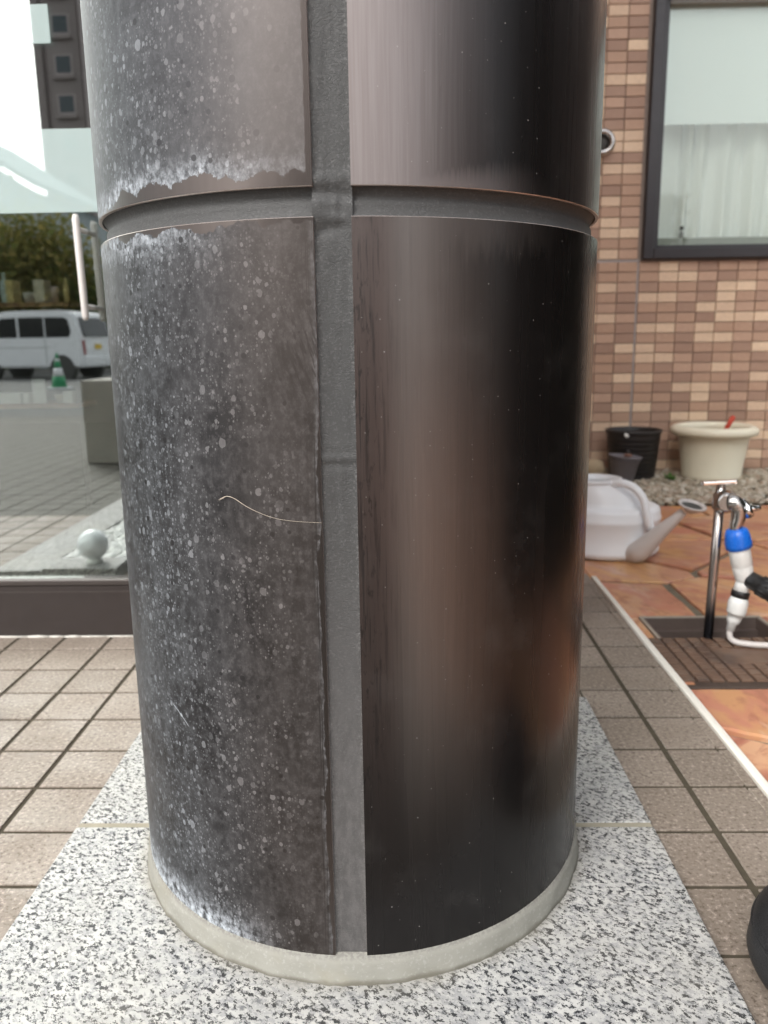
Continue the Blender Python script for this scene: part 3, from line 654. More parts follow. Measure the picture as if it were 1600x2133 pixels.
# display rack just inside the pane, with small goods
RY = 2.24
rack = empty('display_rack', (-1.1, RY + .06, .004), 'low display rack with two brown shelf boards behind the shop window', 'rack')
for z in (.461, .738):
    b = MB(); b.box(-1.75, -.905, RY, RY + .14, z - .012, z, .001); under(rack, b.build('shelf_board', M_wood))
for x in (-1.74, -.93):
    b = MB(); b.box(x, x + .012, RY + .06, RY + .072, .004, .738 - .012); under(rack, b.build('leg', M_dkin))
def item(name, mat, x0, x1, z0, h, label, cat, y=RY + .02, d=.05, kind='box'):
    b = MB()
    if kind == 'box': b.box(x0, x1, y, y + d, z0 + .0005, z0 + h, .002)
    else:
        r = (x1 - x0) / 2; pr = [(r * .9, .0005), (r, .004), (r, h * .62), (r * .45, h * .78), (r * .42, h * .96), (r * .36, h)] if kind == 'bottle' else [(r * .8, .0005), (r, h * .95), (r, h), (r * .9, h), (r * .75, .006)]
        b.lathe(pr, 16, ((x0 + x1) / 2, y + .03, z0))
    return tag(b.build(name, mat), label, cat, 'goods on the display rack')
item('bottle', M_cardb, -1.112, -1.090, .738, .085, 'pale blue bottle on the upper shelf behind the shop window', 'bottle', kind='bottle')
item('carton', M_cardy, -1.086, -1.064, .738, .062, 'yellow orange carton on the upper shelf behind the shop window', 'carton')
item('bowl', M_cardw, -1.050, -1.018, .738, .030, 'small white bowl on the upper shelf behind the shop window', 'bowl', kind='cup')
item('carton', M_cardc, -1.008, -.978, .738, .062, 'cream carton on the upper shelf behind the shop window', 'carton')
item('jar', M_cardp, -.972, -.950, .738, .045, 'pink jar on the upper shelf behind the shop window', 'jar', kind='cup')
item('bottle', M_cardy, -.936, -.920, .738, .068, 'slim yellow bottle at the end of the upper shelf behind the shop window', 'bottle', kind='bottle')
item('tray', M_cardw, -1.16, -1.075, .461, .030, 'white tray on the lower shelf behind the shop window', 'tray')
item('carton', M_cardw, -1.068, -1.052, .461, .030, 'tiny white carton beside the tray on the lower shelf', 'carton')
item('card', M_cardw, -1.040, -1.002, .461, .070, 'upright white notice card on the lower shelf', 'card', d=.006)
item('cup', M_cardc, -.990, -.966, .461, .024, 'small cream cup on the lower shelf behind the shop window', 'cup', kind='cup')
item('carton', M_cardw, -.955, -.929, .461, .034, 'white carton at the end of the lower shelf behind the shop window', 'carton')
b = MB(); b.tube([(-.618, YG - .034, .866), (-.618, YG - .034, .858), (-.6155, YG - .034, .677), (-.6154, YG - .034, .669)], [.0045, .0068, .0068, .0045], 16)
for z, x in ((.840, -.6178), (.695, -.6158)): b.tube([(x, YG - .034, z), (x, YG + .0125, z)], .005, 10)
under(shop, b.build('pull_handle', M_hose_w))

# ------------------------------------------------------------------ tiled house wall on the right
YW = 3.853
bld = empty('tiled_building', (1.5, YW, 0), 'house wall clad in mixed brown and beige mosaic tiles with a black framed window', 'building')
KX0, KX1, KZ0, KZ1 = 1.110, 2.75, .971, 2.105
core = MB()
core.box(.28, KX0 + .01, YW + .004, YW + .18, -.1, 5.2); core.box(KX1 - .01, 4.6, YW + .004, YW + .18, -.1, 5.2)
core.box(KX0 + .01, KX1 - .01, YW + .004, YW + .18, -.1, KZ0 + .01); core.box(KX0 + .01, KX1 - .01, YW + .004, YW + .18, KZ1 - .01, 5.2)
wall = under(bld, core.build('wall', M_wgrout))
TX, TZ, TJ = .0900, .0459, .0036
def wt_mesh(sx, sz):
    b = MB(); b.box(0, sx, -.006, .006, 0, sz, .0012); bmesh.ops.recalc_face_normals(b.b, faces=b.b.faces[:]); me = bpy.data.meshes.new('wall_tile'); b.b.to_mesh(me); b.b.free(); me.materials.append(M_wtile); return me
WM = wt_mesh(TX - TJ, TZ - TJ)
rest = MB()
PAL = {'D': (.37, .235, .17, 1), 'M': (.48, .31, .215, 1), 'P': (.53, .35, .25, 1), 'L': (.78, .585, .41, 1)}
def tint(x, z):
    i, j = int(round(x / TX)), int(round(z / TZ)); k = (3 * i + 2 * j + (j // 4)) % 7
    c = 'LDMPLMD'[k]
    if random.random() < .16: c = random.choice('DMPL')
    return PAL[c]
def place(x, z):
    if x < .84 or x > 1.80 or z > 2.10:
        if x > 2.6 or z > 2.75 or x < .30: return
        rest.box(x, x + TX - TJ, YW - .006, YW + .003, z, z + TZ - TJ)
        return
    o = link('wall_tile', WM, wall); o.location = (x + random.uniform(-.0004, .0004), YW + random.uniform(-.0006, .0006), z + random.uniform(-.0003, .0003)); o.rotation_euler = (random.uniform(-.012, .012), 0, random.uniform(-.006, .006)); o.color = tint(x, z)
for i in range(-10, 19):
    x = (1.104 + i * TX) if i >= 0 else (1.092 + i * TX + TJ)
    for j in range(22): place(x, .9605 - (j + 1) * TZ + TJ)
    for j in range(40):
        z = .974 + j * TZ
        if i >= 0 and z < KZ1 + .01: continue
        place(x, z)
rest_o = rest.build('wall_tile_field', M_wtile_f, wall); rest_o['kind'] = 'stuff'; rest_o.color = PAL['P']
b = MB(); b.box(1.0955, 1.1040 - .001, YW + .0005, YW + .006, -.06, .9605); b.box(.30, 1.1, YW + .0008, YW + .0065, .9612, .9735)
under(wall, b.build('expansion_joint', M_wjoint))

win = bpy.data.objects.new('window', None); COL.objects.link(win); win.location = (0, 0, 0); under(bld, win)
def wpart(o): o.parent = win; return o
FW = .046
def frame_piece(x0, x1, z0, z1, y0, y1, name, mat, bev=.003):
    b = MB(); b.box(x0, x1, y0, y1, z0, z1, bev); return wpart(b.build(name, mat))
frame_piece(KX0, KX0 + FW, KZ0, KZ1, YW - .035, YW + .10, 'frame_jamb', M_black_alu); frame_piece(KX1 - FW, KX1, KZ0, KZ1, YW - .035, YW + .10, 'frame_jamb', M_black_alu)
frame_piece(KX0 + FW, KX1 - FW, KZ0, KZ0 + FW, YW - .0345, YW + .10, 'frame_rail', M_black_alu); frame_piece(KX0 + FW, KX1 - FW, KZ1 - FW, KZ1, YW - .0345, YW + .10, 'frame_rail', M_black_alu)
IX0, IX1, IZ0, IZ1 = KX0 + FW, KX1 - FW, KZ0 + FW, KZ1 - FW
frame_piece(IX0, IX0 + .028, IZ0, IZ1, YW + .005, YW + .085, 'sash_stile', M_black_alu); frame_piece(IX1 - .028, IX1, IZ0, IZ1, YW + .005, YW + .085, 'sash_stile', M_black_alu)
frame_piece(IX0 + .028, IX1 - .028, IZ0, IZ0 + .016, YW + .0055, YW + .085, 'sash_rail', M_black_alu); frame_piece(IX0 + .028, IX1 - .028, IZ1 - .030, IZ1, YW + .0055, YW + .085, 'sash_rail', M_sill)
frame_piece(IX0 + .028, IX1 - .028, IZ0 + .016, IZ0 + .052, YW + .045, YW + .085, 'inner_sill', M_sill, .002)
frame_piece(IX0 + .027, IX1 - .027, IZ0 + .015, IZ1 - .029, YW + .036, YW + .041, 'pane', M_wglass, 0)
frame_piece(IX0 + .028, IX1 - .028, 1.553, IZ1 - .030, YW + .0425, YW + .0435, 'frost_and_sky_film', M_wsky, 0)  # added pale film stands in for sky reflected in the upper pane
# room behind, left without a ceiling so sky backlights the sheer curtain
b = MB(); b.box(KX0 - .3, KX1 + .3, YW + 3.2, YW + 3.3, .6, 2.5); under(bld, b.build('room_wall', M_white))
b = MB(); b.box(KX0 - .3, KX1 + .3, YW + .18, YW + 3.2, .5, .6); under(bld, b.build('room_floor', M_white))
vs, fs = [], []; N = 420
for i in range(N + 1):
    x = IX0 + .012 + (IX1 - IX0 - .024) * i / N
    for z in (IZ0 + .045, 1.3, 1.6, IZ1 + .05):
        k = (1.2 - .35 * (z - 1.0)); ph = x * 52 + 2.2 * mnoise.noise(Vector((x * 5, z * .6, 3))) * 3
        vs.append((x, YW + .135 + .024 * k * math.sin(ph) + .008 * math.sin(ph * 2.3 + 1 + z), z))
for i in range(N):
    for k in range(3): q = i * 4 + k; fs.append((q, q + 4, q + 5, q + 1))
tag(pyd('sheer_curtain', vs, fs, M_curtain, smooth=True), 'white pleated sheer curtain inside the black framed window', 'curtain')
b = MB(); b.tube([(1.312, YW + .075, IZ0 + .052), (1.312, YW + .075, IZ0 + .085)], [.010, .007], 10); b.blob((1.312, YW + .075, IZ0 + .097), .010, 1, .1, 2)
tag(b.build('ornament', M_conc), 'tiny dark ornament standing on the window sill inside the pane', 'ornament')

# round metal vent
VM = Matrix.Translation((.905, YW - .006, 1.470)) @ Matrix.Rotation(R_(90), 4, 'X')
vent = empty('round_vent', (.905, YW - .007, 1.470), 'round shiny metal vent on the tiled wall beside the column', 'vent')
b = MB(); b.lathe([(.058, .0), (.060, .006), (.058, .024), (.050, .038), (.041, .040), (.033, .033), (.030, .016)], 40, M=VM, caps=False); under(vent, b.build('ring', M_chrome))
b = MB(); b.lathe([(.031, .016), (.014, .018), (.004, .02)], 32, M=VM); under(vent, b.build('grille_disc', M_dkin))

# ------------------------------------------------------------------ pots by the wall
GZ = -.012
pc = (1.415, 3.640)
pot = empty('plant_pot', (*pc, GZ), 'large cream plastic plant pot with a wide rolled rim', 'plant pot')
b = MB(); b.lathe([(.122, 0), (.127, .003), (.1295, .022), (.1275, .026), (.152, .198), (.154, .212), (.146, .212), (.116, .02)], 48, (*pc, GZ)); under(pot, b.build('body', M_cream))
b = MB(); b.lathe([(.152, .198), (.172, .199), (.184, .206), (.188, .216), (.186, .228), (.176, .238), (.160, .243), (.146, .240), (.140, .228), (.140, .2)], 56, (*pc, GZ), closed=True); under(pot, b.build('rim', M_cream))
b = MB(); b.lathe([(.001, .150), (.138, .146), (.138, .13)], 40, (*pc, GZ), caps=False); under(pot, b.build('soil', M_soil))
b = MB(); b.tube([(pc[0] + .02, pc[1] - .02, .15), (pc[0] + .050, pc[1] - .01, .212), (pc[0] + .078, pc[1] - .005, .262), (pc[0] + .083, pc[1] - .005, .270)], [.004, .010, .012, .008], 10)
tag(b.build('tool_handle', M_red), 'red tool handle sticking out of the cream pot', 'tool')
pb = (1.064, 3.672)
pot = empty('plant_pot', (*pb, GZ), 'empty black plastic plant pot against the tiled wall', 'plant pot')
pr = [(.098, 0)]
for k in range(9): z = .012 + k * .021; r = .100 + .019 * z / .2; pr += [(r, z), (r + .0012, z + .010), (r, z + .020)]
pr += [(.122, .212), (.125, .216), (.125, .224), (.119, .225), (.117, .21), (.092, .012)]
b = MB(); b.lathe(pr, 48, (*pb, GZ)); under(pot, b.build('body', M_blackp))
b = MB(); b.blob((1.005, 3.567, .198), .012, 2, .1, 2, sc=(1, .5, 1)); under(pot, b.build('tag_button', M_wp))
ps = (.972, 3.500); MT = Matrix.Translation((*ps, GZ)) @ Matrix.Rotation(R_(5), 4, 'Y')
pot = empty('plant_pot', (*ps, GZ), 'small grey plastic pot with a saucer lid in front of the black pot', 'plant pot')
b = MB(); b.lathe([(.041, 0), (.043, .003), (.064, .112), (.068, .114), (.058, .116), (.040, .01)], 36, M=MT); under(pot, b.build('body', M_greyp))
b = MB(); b.lathe([(.060, .1165), (.070, .120), (.073, .128), (.071, .129), (.066, .1235), (.002, .1225)], 36, M=MT); under(pot, b.build('saucer', M_greyp))
b = MB(); b.blob((ps[0] + .020, ps[1] - .01, .118), .020, 3, .2, 2, sc=(1, .9, .4)); under(pot, b.build('soil_lump', M_soil))
b = MB(); b.blob((ps[0] + .022, ps[1] + .0, .132), .009, 5, .2, 2); under(pot, b.build('knob', M_blackp))
b = MB(); b.blob((.872, 3.62, .030), .062, 4, .25, 3, sc=(1, .9, .9)); tag(b.build('boulder', M_stone, smooth=True), 'rounded tan boulder between the column and the small grey pot', 'stone')
# weed
b = MB()
for k in range(26):
    a = random.uniform(0, 6.3); l = random.uniform(.014, .034); x, y = 1.205 + random.gauss(0, .010), 3.545 + random.gauss(0, .010); e = random.uniform(.3, 1.2); z0 = -.008 + random.uniform(0, .022)
    dx, dy, dz = math.cos(a) * l * math.cos(e), math.sin(a) * l * math.cos(e), l * math.sin(e); wx, wy = -math.sin(a) * l * .25, math.cos(a) * l * .25
    b.quad((x, y, z0), (x + dx * .5 + wx, y + dy * .5 + wy, z0 + dz * .6), (x + dx, y + dy, z0 + dz), (x + dx * .5 - wx, y + dy * .5 - wy, z0 + dz * .6))
tag(b.build('weed', M_weed), 'small green weed growing in the gravel between the pots', 'plant')

# ------------------------------------------------------------------ watering can
cc = (.632, 2.392)
canr = empty('watering_can', (*cc, -.018), 'white plastic watering can with a grey spout standing on the flagstones', 'watering can')
def sring(cx, cy, z, a, bb, n=48, e=2.0):
    out = []
    for k in range(n):
        t_ = 2 * math.pi * k / n; c_, s_ = math.cos(t_), math.sin(t_)
        out.append((cx + a * math.copysign(abs(c_) ** (2 / e), c_), cy + bb * math.copysign(abs(s_) ** (2 / e), s_), z))
    return out
rings = [sring(cc[0] + dx, cc[1], z, a, bb) for (z, a, bb, dx) in [(-.018, .135, .115, 0), (-.0165, .143, .123, 0), (-.006, .150, .130, 0), (.002, .1515, .1315, 0), (.004, .150, .130, 0), (.085, .151, .131, 0), (.0875, .1525, .1325, 0), (.098, .1525, .1325, 0), (.102, .150, .130, 0), (.116, .149, .129, 0), (.124, .146, .126, 0), (.129, .139, .119, -.001), (.131, .128, .108, -.003), (.133, .120, .101, -.008), (.146, .114, .096, -.014), (.164, .105, .090, -.024), (.182, .092, .082, -.038), (.196, .079, .072, -.050), (.2000, .078, .071, -.052), (.2030, .084, .077, -.052), (.2095, .084, .077, -.052), (.2100, .074, .067, -.052), (.190, .070, .062, -.050), (.12, .10, .09, -.03)]]
vs = [q for r in rings for q in r]; n = 48; fs = [tuple(range(n))[::-1]]
for i in range(len(rings) - 1):
    for k in range(n): fs.append((i * n + k, i * n + (k + 1) % n, (i + 1) * n + (k + 1) % n, (i + 1) * n + k))
under(canr, pyd('body', vs, fs, M_can, smooth=True))
b = MB(); b.tube([(.610, 2.345, .196), (.640, 2.315, .206), (.672, 2.288, .196), (.694, 2.268, .168), (.703, 2.258, .130), (.712, 2.256, .095), (.722, 2.262, .078)], [.011, .0125, .0125, .0120, .0125, .0135, .011], 14, sub=6); under(canr, b.build('handle', M_can))
b = MB(); b.tube([(.668, 2.300, .000), (.684, 2.262, .012), (.700, 2.248, .032), (.735, 2.225, .080), (.768, 2.205, .122), (.786, 2.196, .145)], [.030, .032, .0295, .021, .0145, .0115], 20, sub=5); spout = under(canr, b.build('spout', M_spout))
RM = Matrix.Translation((.803, 2.186, .155)) @ Matrix.Rotation(R_(9), 4, 'Y') @ Matrix.Rotation(R_(12), 4, 'X')
b = MB(); b.lathe([(.010, -.012), (.022, -.003), (.034, .006), (.0385, .009), (.039, .012), (.0375, .0135), (.031, .012), (.029, .008), (.018, -.001)], 36, M=RM, caps=False); rs = b.build('rose', M_spout); rs.parent = spout
b = MB(); b.lathe([(.0285, .0075), (.010, -.0005), (.001, -.001)], 32, M=RM, caps=False); rs = b.build('rose_inside', M_dkin); rs.parent = spout

# ------------------------------------------------------------------ water tap with hose splitter
tap = empty('water_tap', (.657, 1.640, -.03), 'slim chrome standpipe tap rising from the drain basin', 'tap')
b = MB(); b.tube([(.6565, 1.640, -.10), (.657, 1.640, .01), (.6585, 1.640, .15), (.6605, 1.640, .290)], .0098, 16); under(tap, b.build('standpipe', M_pipe))
b = MB(); b.tube([(.6605, 1.640, .268), (.6605, 1.640, .274), (.6605, 1.640, .300), (.6605, 1.640, .306), (.6605, 1.640, .324)], [.0125, .0150, .0140, .011, .0085], 18)
b.lathe([(.0225, -.014), (.0245, -.009), (.0245, .003), (.0195, .010), (.016, .018)], 28, M=Matrix.Translation((.668, 1.628, .288)) @ Matrix.Rotation(R_(90), 4, 'X') @ Matrix.Rotation(R_(-14), 4, 'Y')); under(tap, b.build('valve_body', M_chrome))
b = MB(); b.tube([(.668, 1.615, .289), (.680, 1.610, .288), (.688, 1.608, .276), (.687, 1.607, .258), (.683, 1.606, .240), (.684, 1.606, .226)], [.0165, .0175, .017, .0145, .0125, .0105], 18, sub=4); under(tap, b.build('spigot', M_chrome))
b = MB(); b.box(-.034, .034, -.008, .008, -.0040, .0040, .0022, 2, M=Matrix.Translation((.653, 1.632, .3275)) @ Matrix.Rotation(R_(-7), 4, 'Z') @ Matrix.Rotation(R_(-4), 4, 'Y')); under(tap, b.build('top_handle', M_bright))
b = MB(); b.tube([(.690, 1.606, .296), (.700, 1.603, .284), (.712, 1.600, .279), (.726, 1.598, .281)], [.006, .0085, .0075, .0045], 12, sub=4); b.tube([(.698, 1.600, .286), (.706, 1.600, .262)], [.0105, .0095], 14); under(tap, b.build('side_lever', M_bright))

sp = empty('hose_splitter', (.70, 1.605, .20), 'white plastic Y hose splitter with a blue collar hanging from the tap', 'hose fitting')
b = MB(); b.tube([(.684, 1.605, .236), (.6845, 1.605, .2335), (.687, 1.605, .222), (.6905, 1.605, .205), (.6925, 1.605, .1965), (.693, 1.605, .195)], [.016, .021, .0245, .0262, .0262, .022], 26); under(sp, b.build('collar', M_blue))
b = MB(); b.tube([(.692, 1.605, .199), (.695, 1.605, .185), (.701, 1.605, .160), (.7015, 1.605, .158), (.702, 1.605, .1555), (.709, 1.605, .130), (.712, 1.605, .118)], [.0215, .021, .0212, .0200, .0205, .0185, .013], 22)
b.tube([(.708, 1.605, .134), (.706, 1.605, .118), (.703, 1.604, .100)], [.013, .0145, .0165], 20); under(sp, b.build('body', M_wp))
b = MB(); b.tube([(.7035, 1.604, .104), (.7030, 1.604, .101), (.7015, 1.604, .0905), (.701, 1.604, .089)], [.0165, .0185, .0180, .0165], 24); under(sp, b.build('ring', M_rubber))
b = MB(); b.tube([(.7012, 1.604, .0905), (.6995, 1.603, .080), (.697, 1.603, .058), (.696, 1.603, .052), (.6955, 1.603, .0515), (.6925, 1.602, .042), (.6905, 1.602, .034), (.6900, 1.602, .033), (.6865, 1.602, .018)], [.0165, .0200, .0195, .0175, .0150, .0145, .0120, .0100, .0082], 22); under(sp, b.build('nozzle', M_wp))
hw = MB(); hw.tube([(.6868, 1.602, .022), (.6856, 1.601, .010), (.6880, 1.597, .0005), (.6965, 1.592, -.0045), (.712, 1.586, -.0058), (.740, 1.578, -.0060), (.80, 1.570, -.0060), (.90, 1.55, -.0058), (1.05, 1.56, -.0058)], .0062, 12, sub=8)
tag(hw.build('water_hose', M_hose_w), 'thin white hose curving from the splitter onto the brown cover', 'hose')
hb = empty('water_hose', (.78, 1.57, .10), 'thick brown hose with a black coupling on the splitter', 'hose')
b = MB(); b.tube([(.712, 1.600, .133), (.716, 1.596, .1305), (.730, 1.582, .123), (.7305, 1.5815, .1225), (.744, 1.568, .1155), (.758, 1.554, .108), (.7585, 1.5535, .1075)], [.015, .0175, .0185, .0205, .0205, .0230, .0195], 24); 
for k in range(10):
    a = k * 2 * math.pi / 10; d = Vector((.028, -.028, -.0145)).normalized(); o_ = d.orthogonal().normalized(); q_ = d.cross(o_); e_ = (o_ * math.cos(a) + q_ * math.sin(a)) * .0200
    b.tube([Vector((.731, 1.581, .1225)) + e_, Vector((.744, 1.568, .1155)) + e_], .0025, 6)
under(hb, b.build('coupling', M_rubber))
b = MB(); pts = [(.757, 1.555, .1085), (.772, 1.540, .100), (.83, 1.48, .060), (.90, 1.40, .005), (1.0, 1.30, -.006), (1.2, 1.22, -.006)]; b.tube(pts, .0175, 18, sub=8); under(hb, b.build('tube', M_hose_b))

# drain basin and cover
dr = empty('drain_basin', (.69, 1.59, -.12), 'sunken dark drain basin with a tan rim around the tap', 'drain')
b = MB(); x0, x1, y0, y1 = .560, .824, 1.403, 1.781
for (a, c_, d_, e_) in ((DX0, x0, DY0, DY1), (x1, DX1, DY0, DY1), (x0, x1, y1, DY1), (x0, x1, DY0, y0)): b.box(a, c_, d_, e_, -.03, -.0165, .001)
under(dr, b.build('rim', M_rim))
b = MB(); b.box(x0 - .004, x0 + .004, y0, y1, -.14, -.0185); b.box(x1 - .004, x1 + .004, y0, y1, -.14, -.0185); b.box(x0, x1, y1 - .004, y1 + .004, -.14, -.0187); b.box(x0, x1, y0 - .004, y0 + .004, -.14, -.0187); b.box(x0, x1, y0, y1, -.15, -.135); b.box(x0 + .004, x1 - .004, y1 - .020, y1 - .004, -.13, -.045); under(dr, b.build('basin', M_basin))
cv = empty('drain_cover', (.69, 1.52, -.03), 'brown patterned cover plate over the front of the drain basin', 'drain cover')
b = MB(); b.box(.5145, 1.02, 1.3935, 1.648, -.030, -.0160, .002); under(cv, b.build('plate', M_cover_d))
me = None
for i in range(18):
    for j in range(8):
        x = .528 + i * .0275; y = 1.417 + j * .0283
        if 4 <= i <= 10 and 3 <= j <= 5: continue
        if me is None:
            q = MB(); q.box(0, .0222, 0, .0242, -.002, .0036, .0011); o = q.build('tread', M_cover); me = o.data; under(cv, o)
        else: o = link('tread', me); under(cv, o)
        o.location = (x, y, -.0160)
b = MB(); b.box(.528 + 4 * .0275, .528 + 11 * .0275 - .004, 1.417 + 3 * .0283, 1.417 + 6 * .0283 - .004, -.0175, -.0136, .001); under(cv, b.build('name_plate', M_cover))

# black bag at the right
vs, fs = [], []; bc = (.440, .654); NA, NB = 60, 28
bag = empty('bag', (*bc, 0), 'black grained leather bag lying on the tiles beside the granite', 'bag')
for i in range(NB + 1):
    ph = -math.pi / 2 + math.pi * i / NB; cz = math.copysign(abs(math.sin(ph)) ** .75, math.sin(ph)); cr = abs(math.cos(ph)) ** .6
    for k in range(NA):
        t_ = 2 * math.pi * k / NA; j = 1 + .02 * mnoise.noise(Vector((math.cos(t_) * 2, math.sin(t_) * 2, cz * 2)))
        vs.append((bc[0] + .110 * cr * j * math.cos(t_), bc[1] + .104 * cr * j * math.sin(t_), .047 + .045 * cz))
for i in range(NB):
    for k in range(NA): fs.append((i * NA + k, i * NA + (k + 1) % NA, (i + 1) * NA + (k + 1) % NA, (i + 1) * NA + k))
under(bag, pyd('body', vs, fs, M_leather, smooth=True))
b = MB(); pts = [(bc[0] + .1065 * math.cos(2 * math.pi * k / 60), bc[1] + .1005 * math.sin(2 * math.pi * k / 60), .062) for k in range(61)]; b.tube(pts, .0024, 8); under(bag, b.build('piping', M_leather))
for dy in (-.03, .03):
    b = MB(); b.tube([(bc[0] + .085, bc[1] + dy, .082), (bc[0] + .125, bc[1] + dy * 1.3, .088), (bc[0] + .185, bc[1] + dy * 1.2, .045), (bc[0] + .235, bc[1] + dy * .5, .010), (bc[0] + .250, bc[1], .008)], .0052, 10, sub=5); under(bag, b.build('handle', M_leather))

# ------------------------------------------------------------------ what stands behind the camera and shows in the shop glass
# granite planter with white gravel and a globe lamp
pl = empty('planter_border', (-.90, .6, 0), 'low granite border around a bed of white gravel left of the column', 'planter')
X0, X1, Y0, Y1 = -1.105, -.705, -.3, 1.245
def slab(x0, x1, y0, y1, z1=.030):
    b = MB(); b.box(x0, x1, y0, y1, -.01, z1, .002); under(pl, b.build('kerb_stone', M_gran))
slab(X0, X0 + .135, Y0, Y1); slab(X1 - .028, X1, Y0, Y1); slab(X0 + .137, X1 - .062, 1.135, Y1, .036); slab(X0 + .137, X1 - .030, Y0, Y0 + .1)
b = MB(); b.box(X0 + .136, X1 - .029, Y0 + .1, 1.135, 0, .012); under(pl, b.build('bed', M_wgravel))
o = pebbles('white_gravel', M_wgravel, X0 + .14, X1 - .032, Y0 + .11, 1.13, .018, 1500, .008, .014, 8); o['label'] = 'white gravel filling the granite planter border'
gl = empty('globe_lamp', (-.846, 1.188, .036), 'small white glass globe garden lamp on the granite border', 'lamp')
b = MB(); b.lathe([(.024, 0), (.022, .010), (.017, .014)], 24, (-.846, 1.188, .036)); under(gl, b.build('base', M_wp))
b = MB(); b.lathe([(.0415 * math.sin(R_(a)), .052 - .0415 * math.cos(R_(a))) for a in range(8, 181, 8)] + [(.0005, .0935)], 36, (-.846, 1.188, .036)); under(gl, b.build('globe', M_globe))
# brown box on the terrace
b = MB(); b.box(-1.69, -1.2, MIR - 4.62, MIR - 4.24, .0, .44, .004)
tag(b.build('storage_box', M_box), 'low grey brown storage box on the terrace tiles', 'box')
# cone
cn = empty('traffic_cone', (-6.80, MIR - 16.0, -.22), 'green and white traffic cone on the street beside the van', 'cone'); cl = (-6.80, MIR - 16.0, -.22)
b = MB(); b.box(cl[0] - .19, cl[0] + .19, cl[1] - .19, cl[1] + .19, -.22, -.18, .01); under(cn, b.build('base', M_band))
b = MB(); b.lathe([(.150, .04), (.108, .26)], 24, cl); under(cn, b.build('shell', M_green))
b = MB(); b.lathe([(.108, .26), (.075, .42)], 24, cl); under(cn, b.build('band', M_band)); b = MB(); b.lathe([(.075, .42), (.05, .55)], 24, cl); under(cn, b.build('shell', M_green)); b = MB(); b.lathe([(.051, .55), (.042, .60)], 24, cl); under(cn, b.build('band', M_band)); b = MB(); b.lathe([(.042, .60), (.02, .71)], 24, cl); under(cn, b.build('shell', M_green))
# van
A = (-8.10, 20.7); an = R_(10)
VMt = Matrix(((-math.cos(an), math.sin(an), 0, A[0]), (-math.sin(an), -math.cos(an), 0, MIR - A[1]), (0, 0, 1, -.22), (0, 0, 0, 1)))   # local x forward, y across away from the camera
van = empty('van', (A[0], MIR - A[1], -.22), 'white boxy van parked across the street', 'van')
VL, VWd = 3.45, 1.47
side = [(.02, .30), (.0, .62), (.03, 1.02), (.16, 1.60), (.30, 1.70), (.6, 1.74), (2.2, 1.73), (2.45, 1.66), (2.95, 1.15), (3.38, .98), (3.45, .70), (3.43, .30)]
def vpr(poly, y0, y1, mat, name, inset=0., bev=.0):
    b = MB(); n = len(poly); ra = [b.b.verts.new((x, y0, z)) for x, z in poly]; rb = [b.b.verts.new((x, y1, z)) for x, z in poly]
    b.b.faces.new(ra); b.b.faces.new(rb[::-1])
    for k in range(n): b.b.faces.new((ra[k], rb[k], rb[(k + 1) % n], ra[(k + 1) % n]))
    if bev: bmesh.ops.bevel(b.b, geom=b.b.edges[:], offset=bev, segments=3, affect='EDGES')
    bmesh.ops.transform(b.b, matrix=VMt, verts=b.b.verts[:]); return under(van, b.build(name, mat))
vpr(side, 0, VWd, M_van, 'body', bev=.05)
for y0, y1 in ((-.006, .01), (VWd - .01, VWd + .006)):
    vpr([(.36, 1.06), (.30, 1.20), (.36, 1.50), (.48, 1.56), (1.02, 1.57), (1.02, 1.06)], y0, y1, M_vwin, 'side_window', bev=.004); vpr([(1.06, 1.06), (1.06, 1.57), (1.78, 1.57), (1.78, 1.06)], y0, y1, M_vwin, 'side_window', bev=.004); vpr([(1.84, 1.06), (1.84, 1.57), (2.28, 1.55), (2.72, 1.10), (2.70, 1.06)], y0, y1, M_vwin, 'side_window', bev=.004)
    vpr([(1.05, .40), (1.05, 1.04), (1.062, 1.04), (1.062, .40)], y0 + .002, y1 - .002, M_dkin, 'door_gap'); vpr([(.9, .80), (.9, .815), (2.9, .815), (2.9, .80)], y0 + .003, y1 - .003, M_sill, 'side_moulding')
vpr([(-.012, 1.08), (.13, 1.56), (.16, 1.55), (.03, 1.07)], .14, VWd - .14, M_vwin, 'rear_window'); vpr([(-.02, .30), (-.045, .36), (-.04, .56), (.05, .58), (.05, .30)], .03, VWd - .03, M_van, 'bumper', bev=.015)
for y in (.02, VWd - .13): vpr([(-.012, .62), (.0, .98), (.07, .98), (.07, .62)], y, y + .11, M_lamp, 'tail_lamp')
vpr([(-.02, .76), (-.015, .88), (.01, .88), (.01, .76)], .60, .88, M_yel, 'number_plate')
for x in (.62, 2.78):
    for y in (.0, VWd - .17):
        WM_ = VMt @ Matrix.Translation((x, y + .08, .28)) @ Matrix.Rotation(R_(90), 4, 'X')
        b = MB(); b.lathe([(.285, -.09), (.285, .09), (.17, .095), (.17, -.095)], 28, M=WM_, closed=True); wl = under(van, b.build('wheel', M_tyre)); b = MB(); b.lathe([(.17, -.08), (.17, .08), (.05, .085)], 20, M=WM_); r_ = b.build('rim', M_rimm); r_.parent = wl
        b = MB(); b.lathe([(.34, -.096), (.34, .096)], 28, M=WM_); under(van, b.build('wheel_arch', M_dkin))
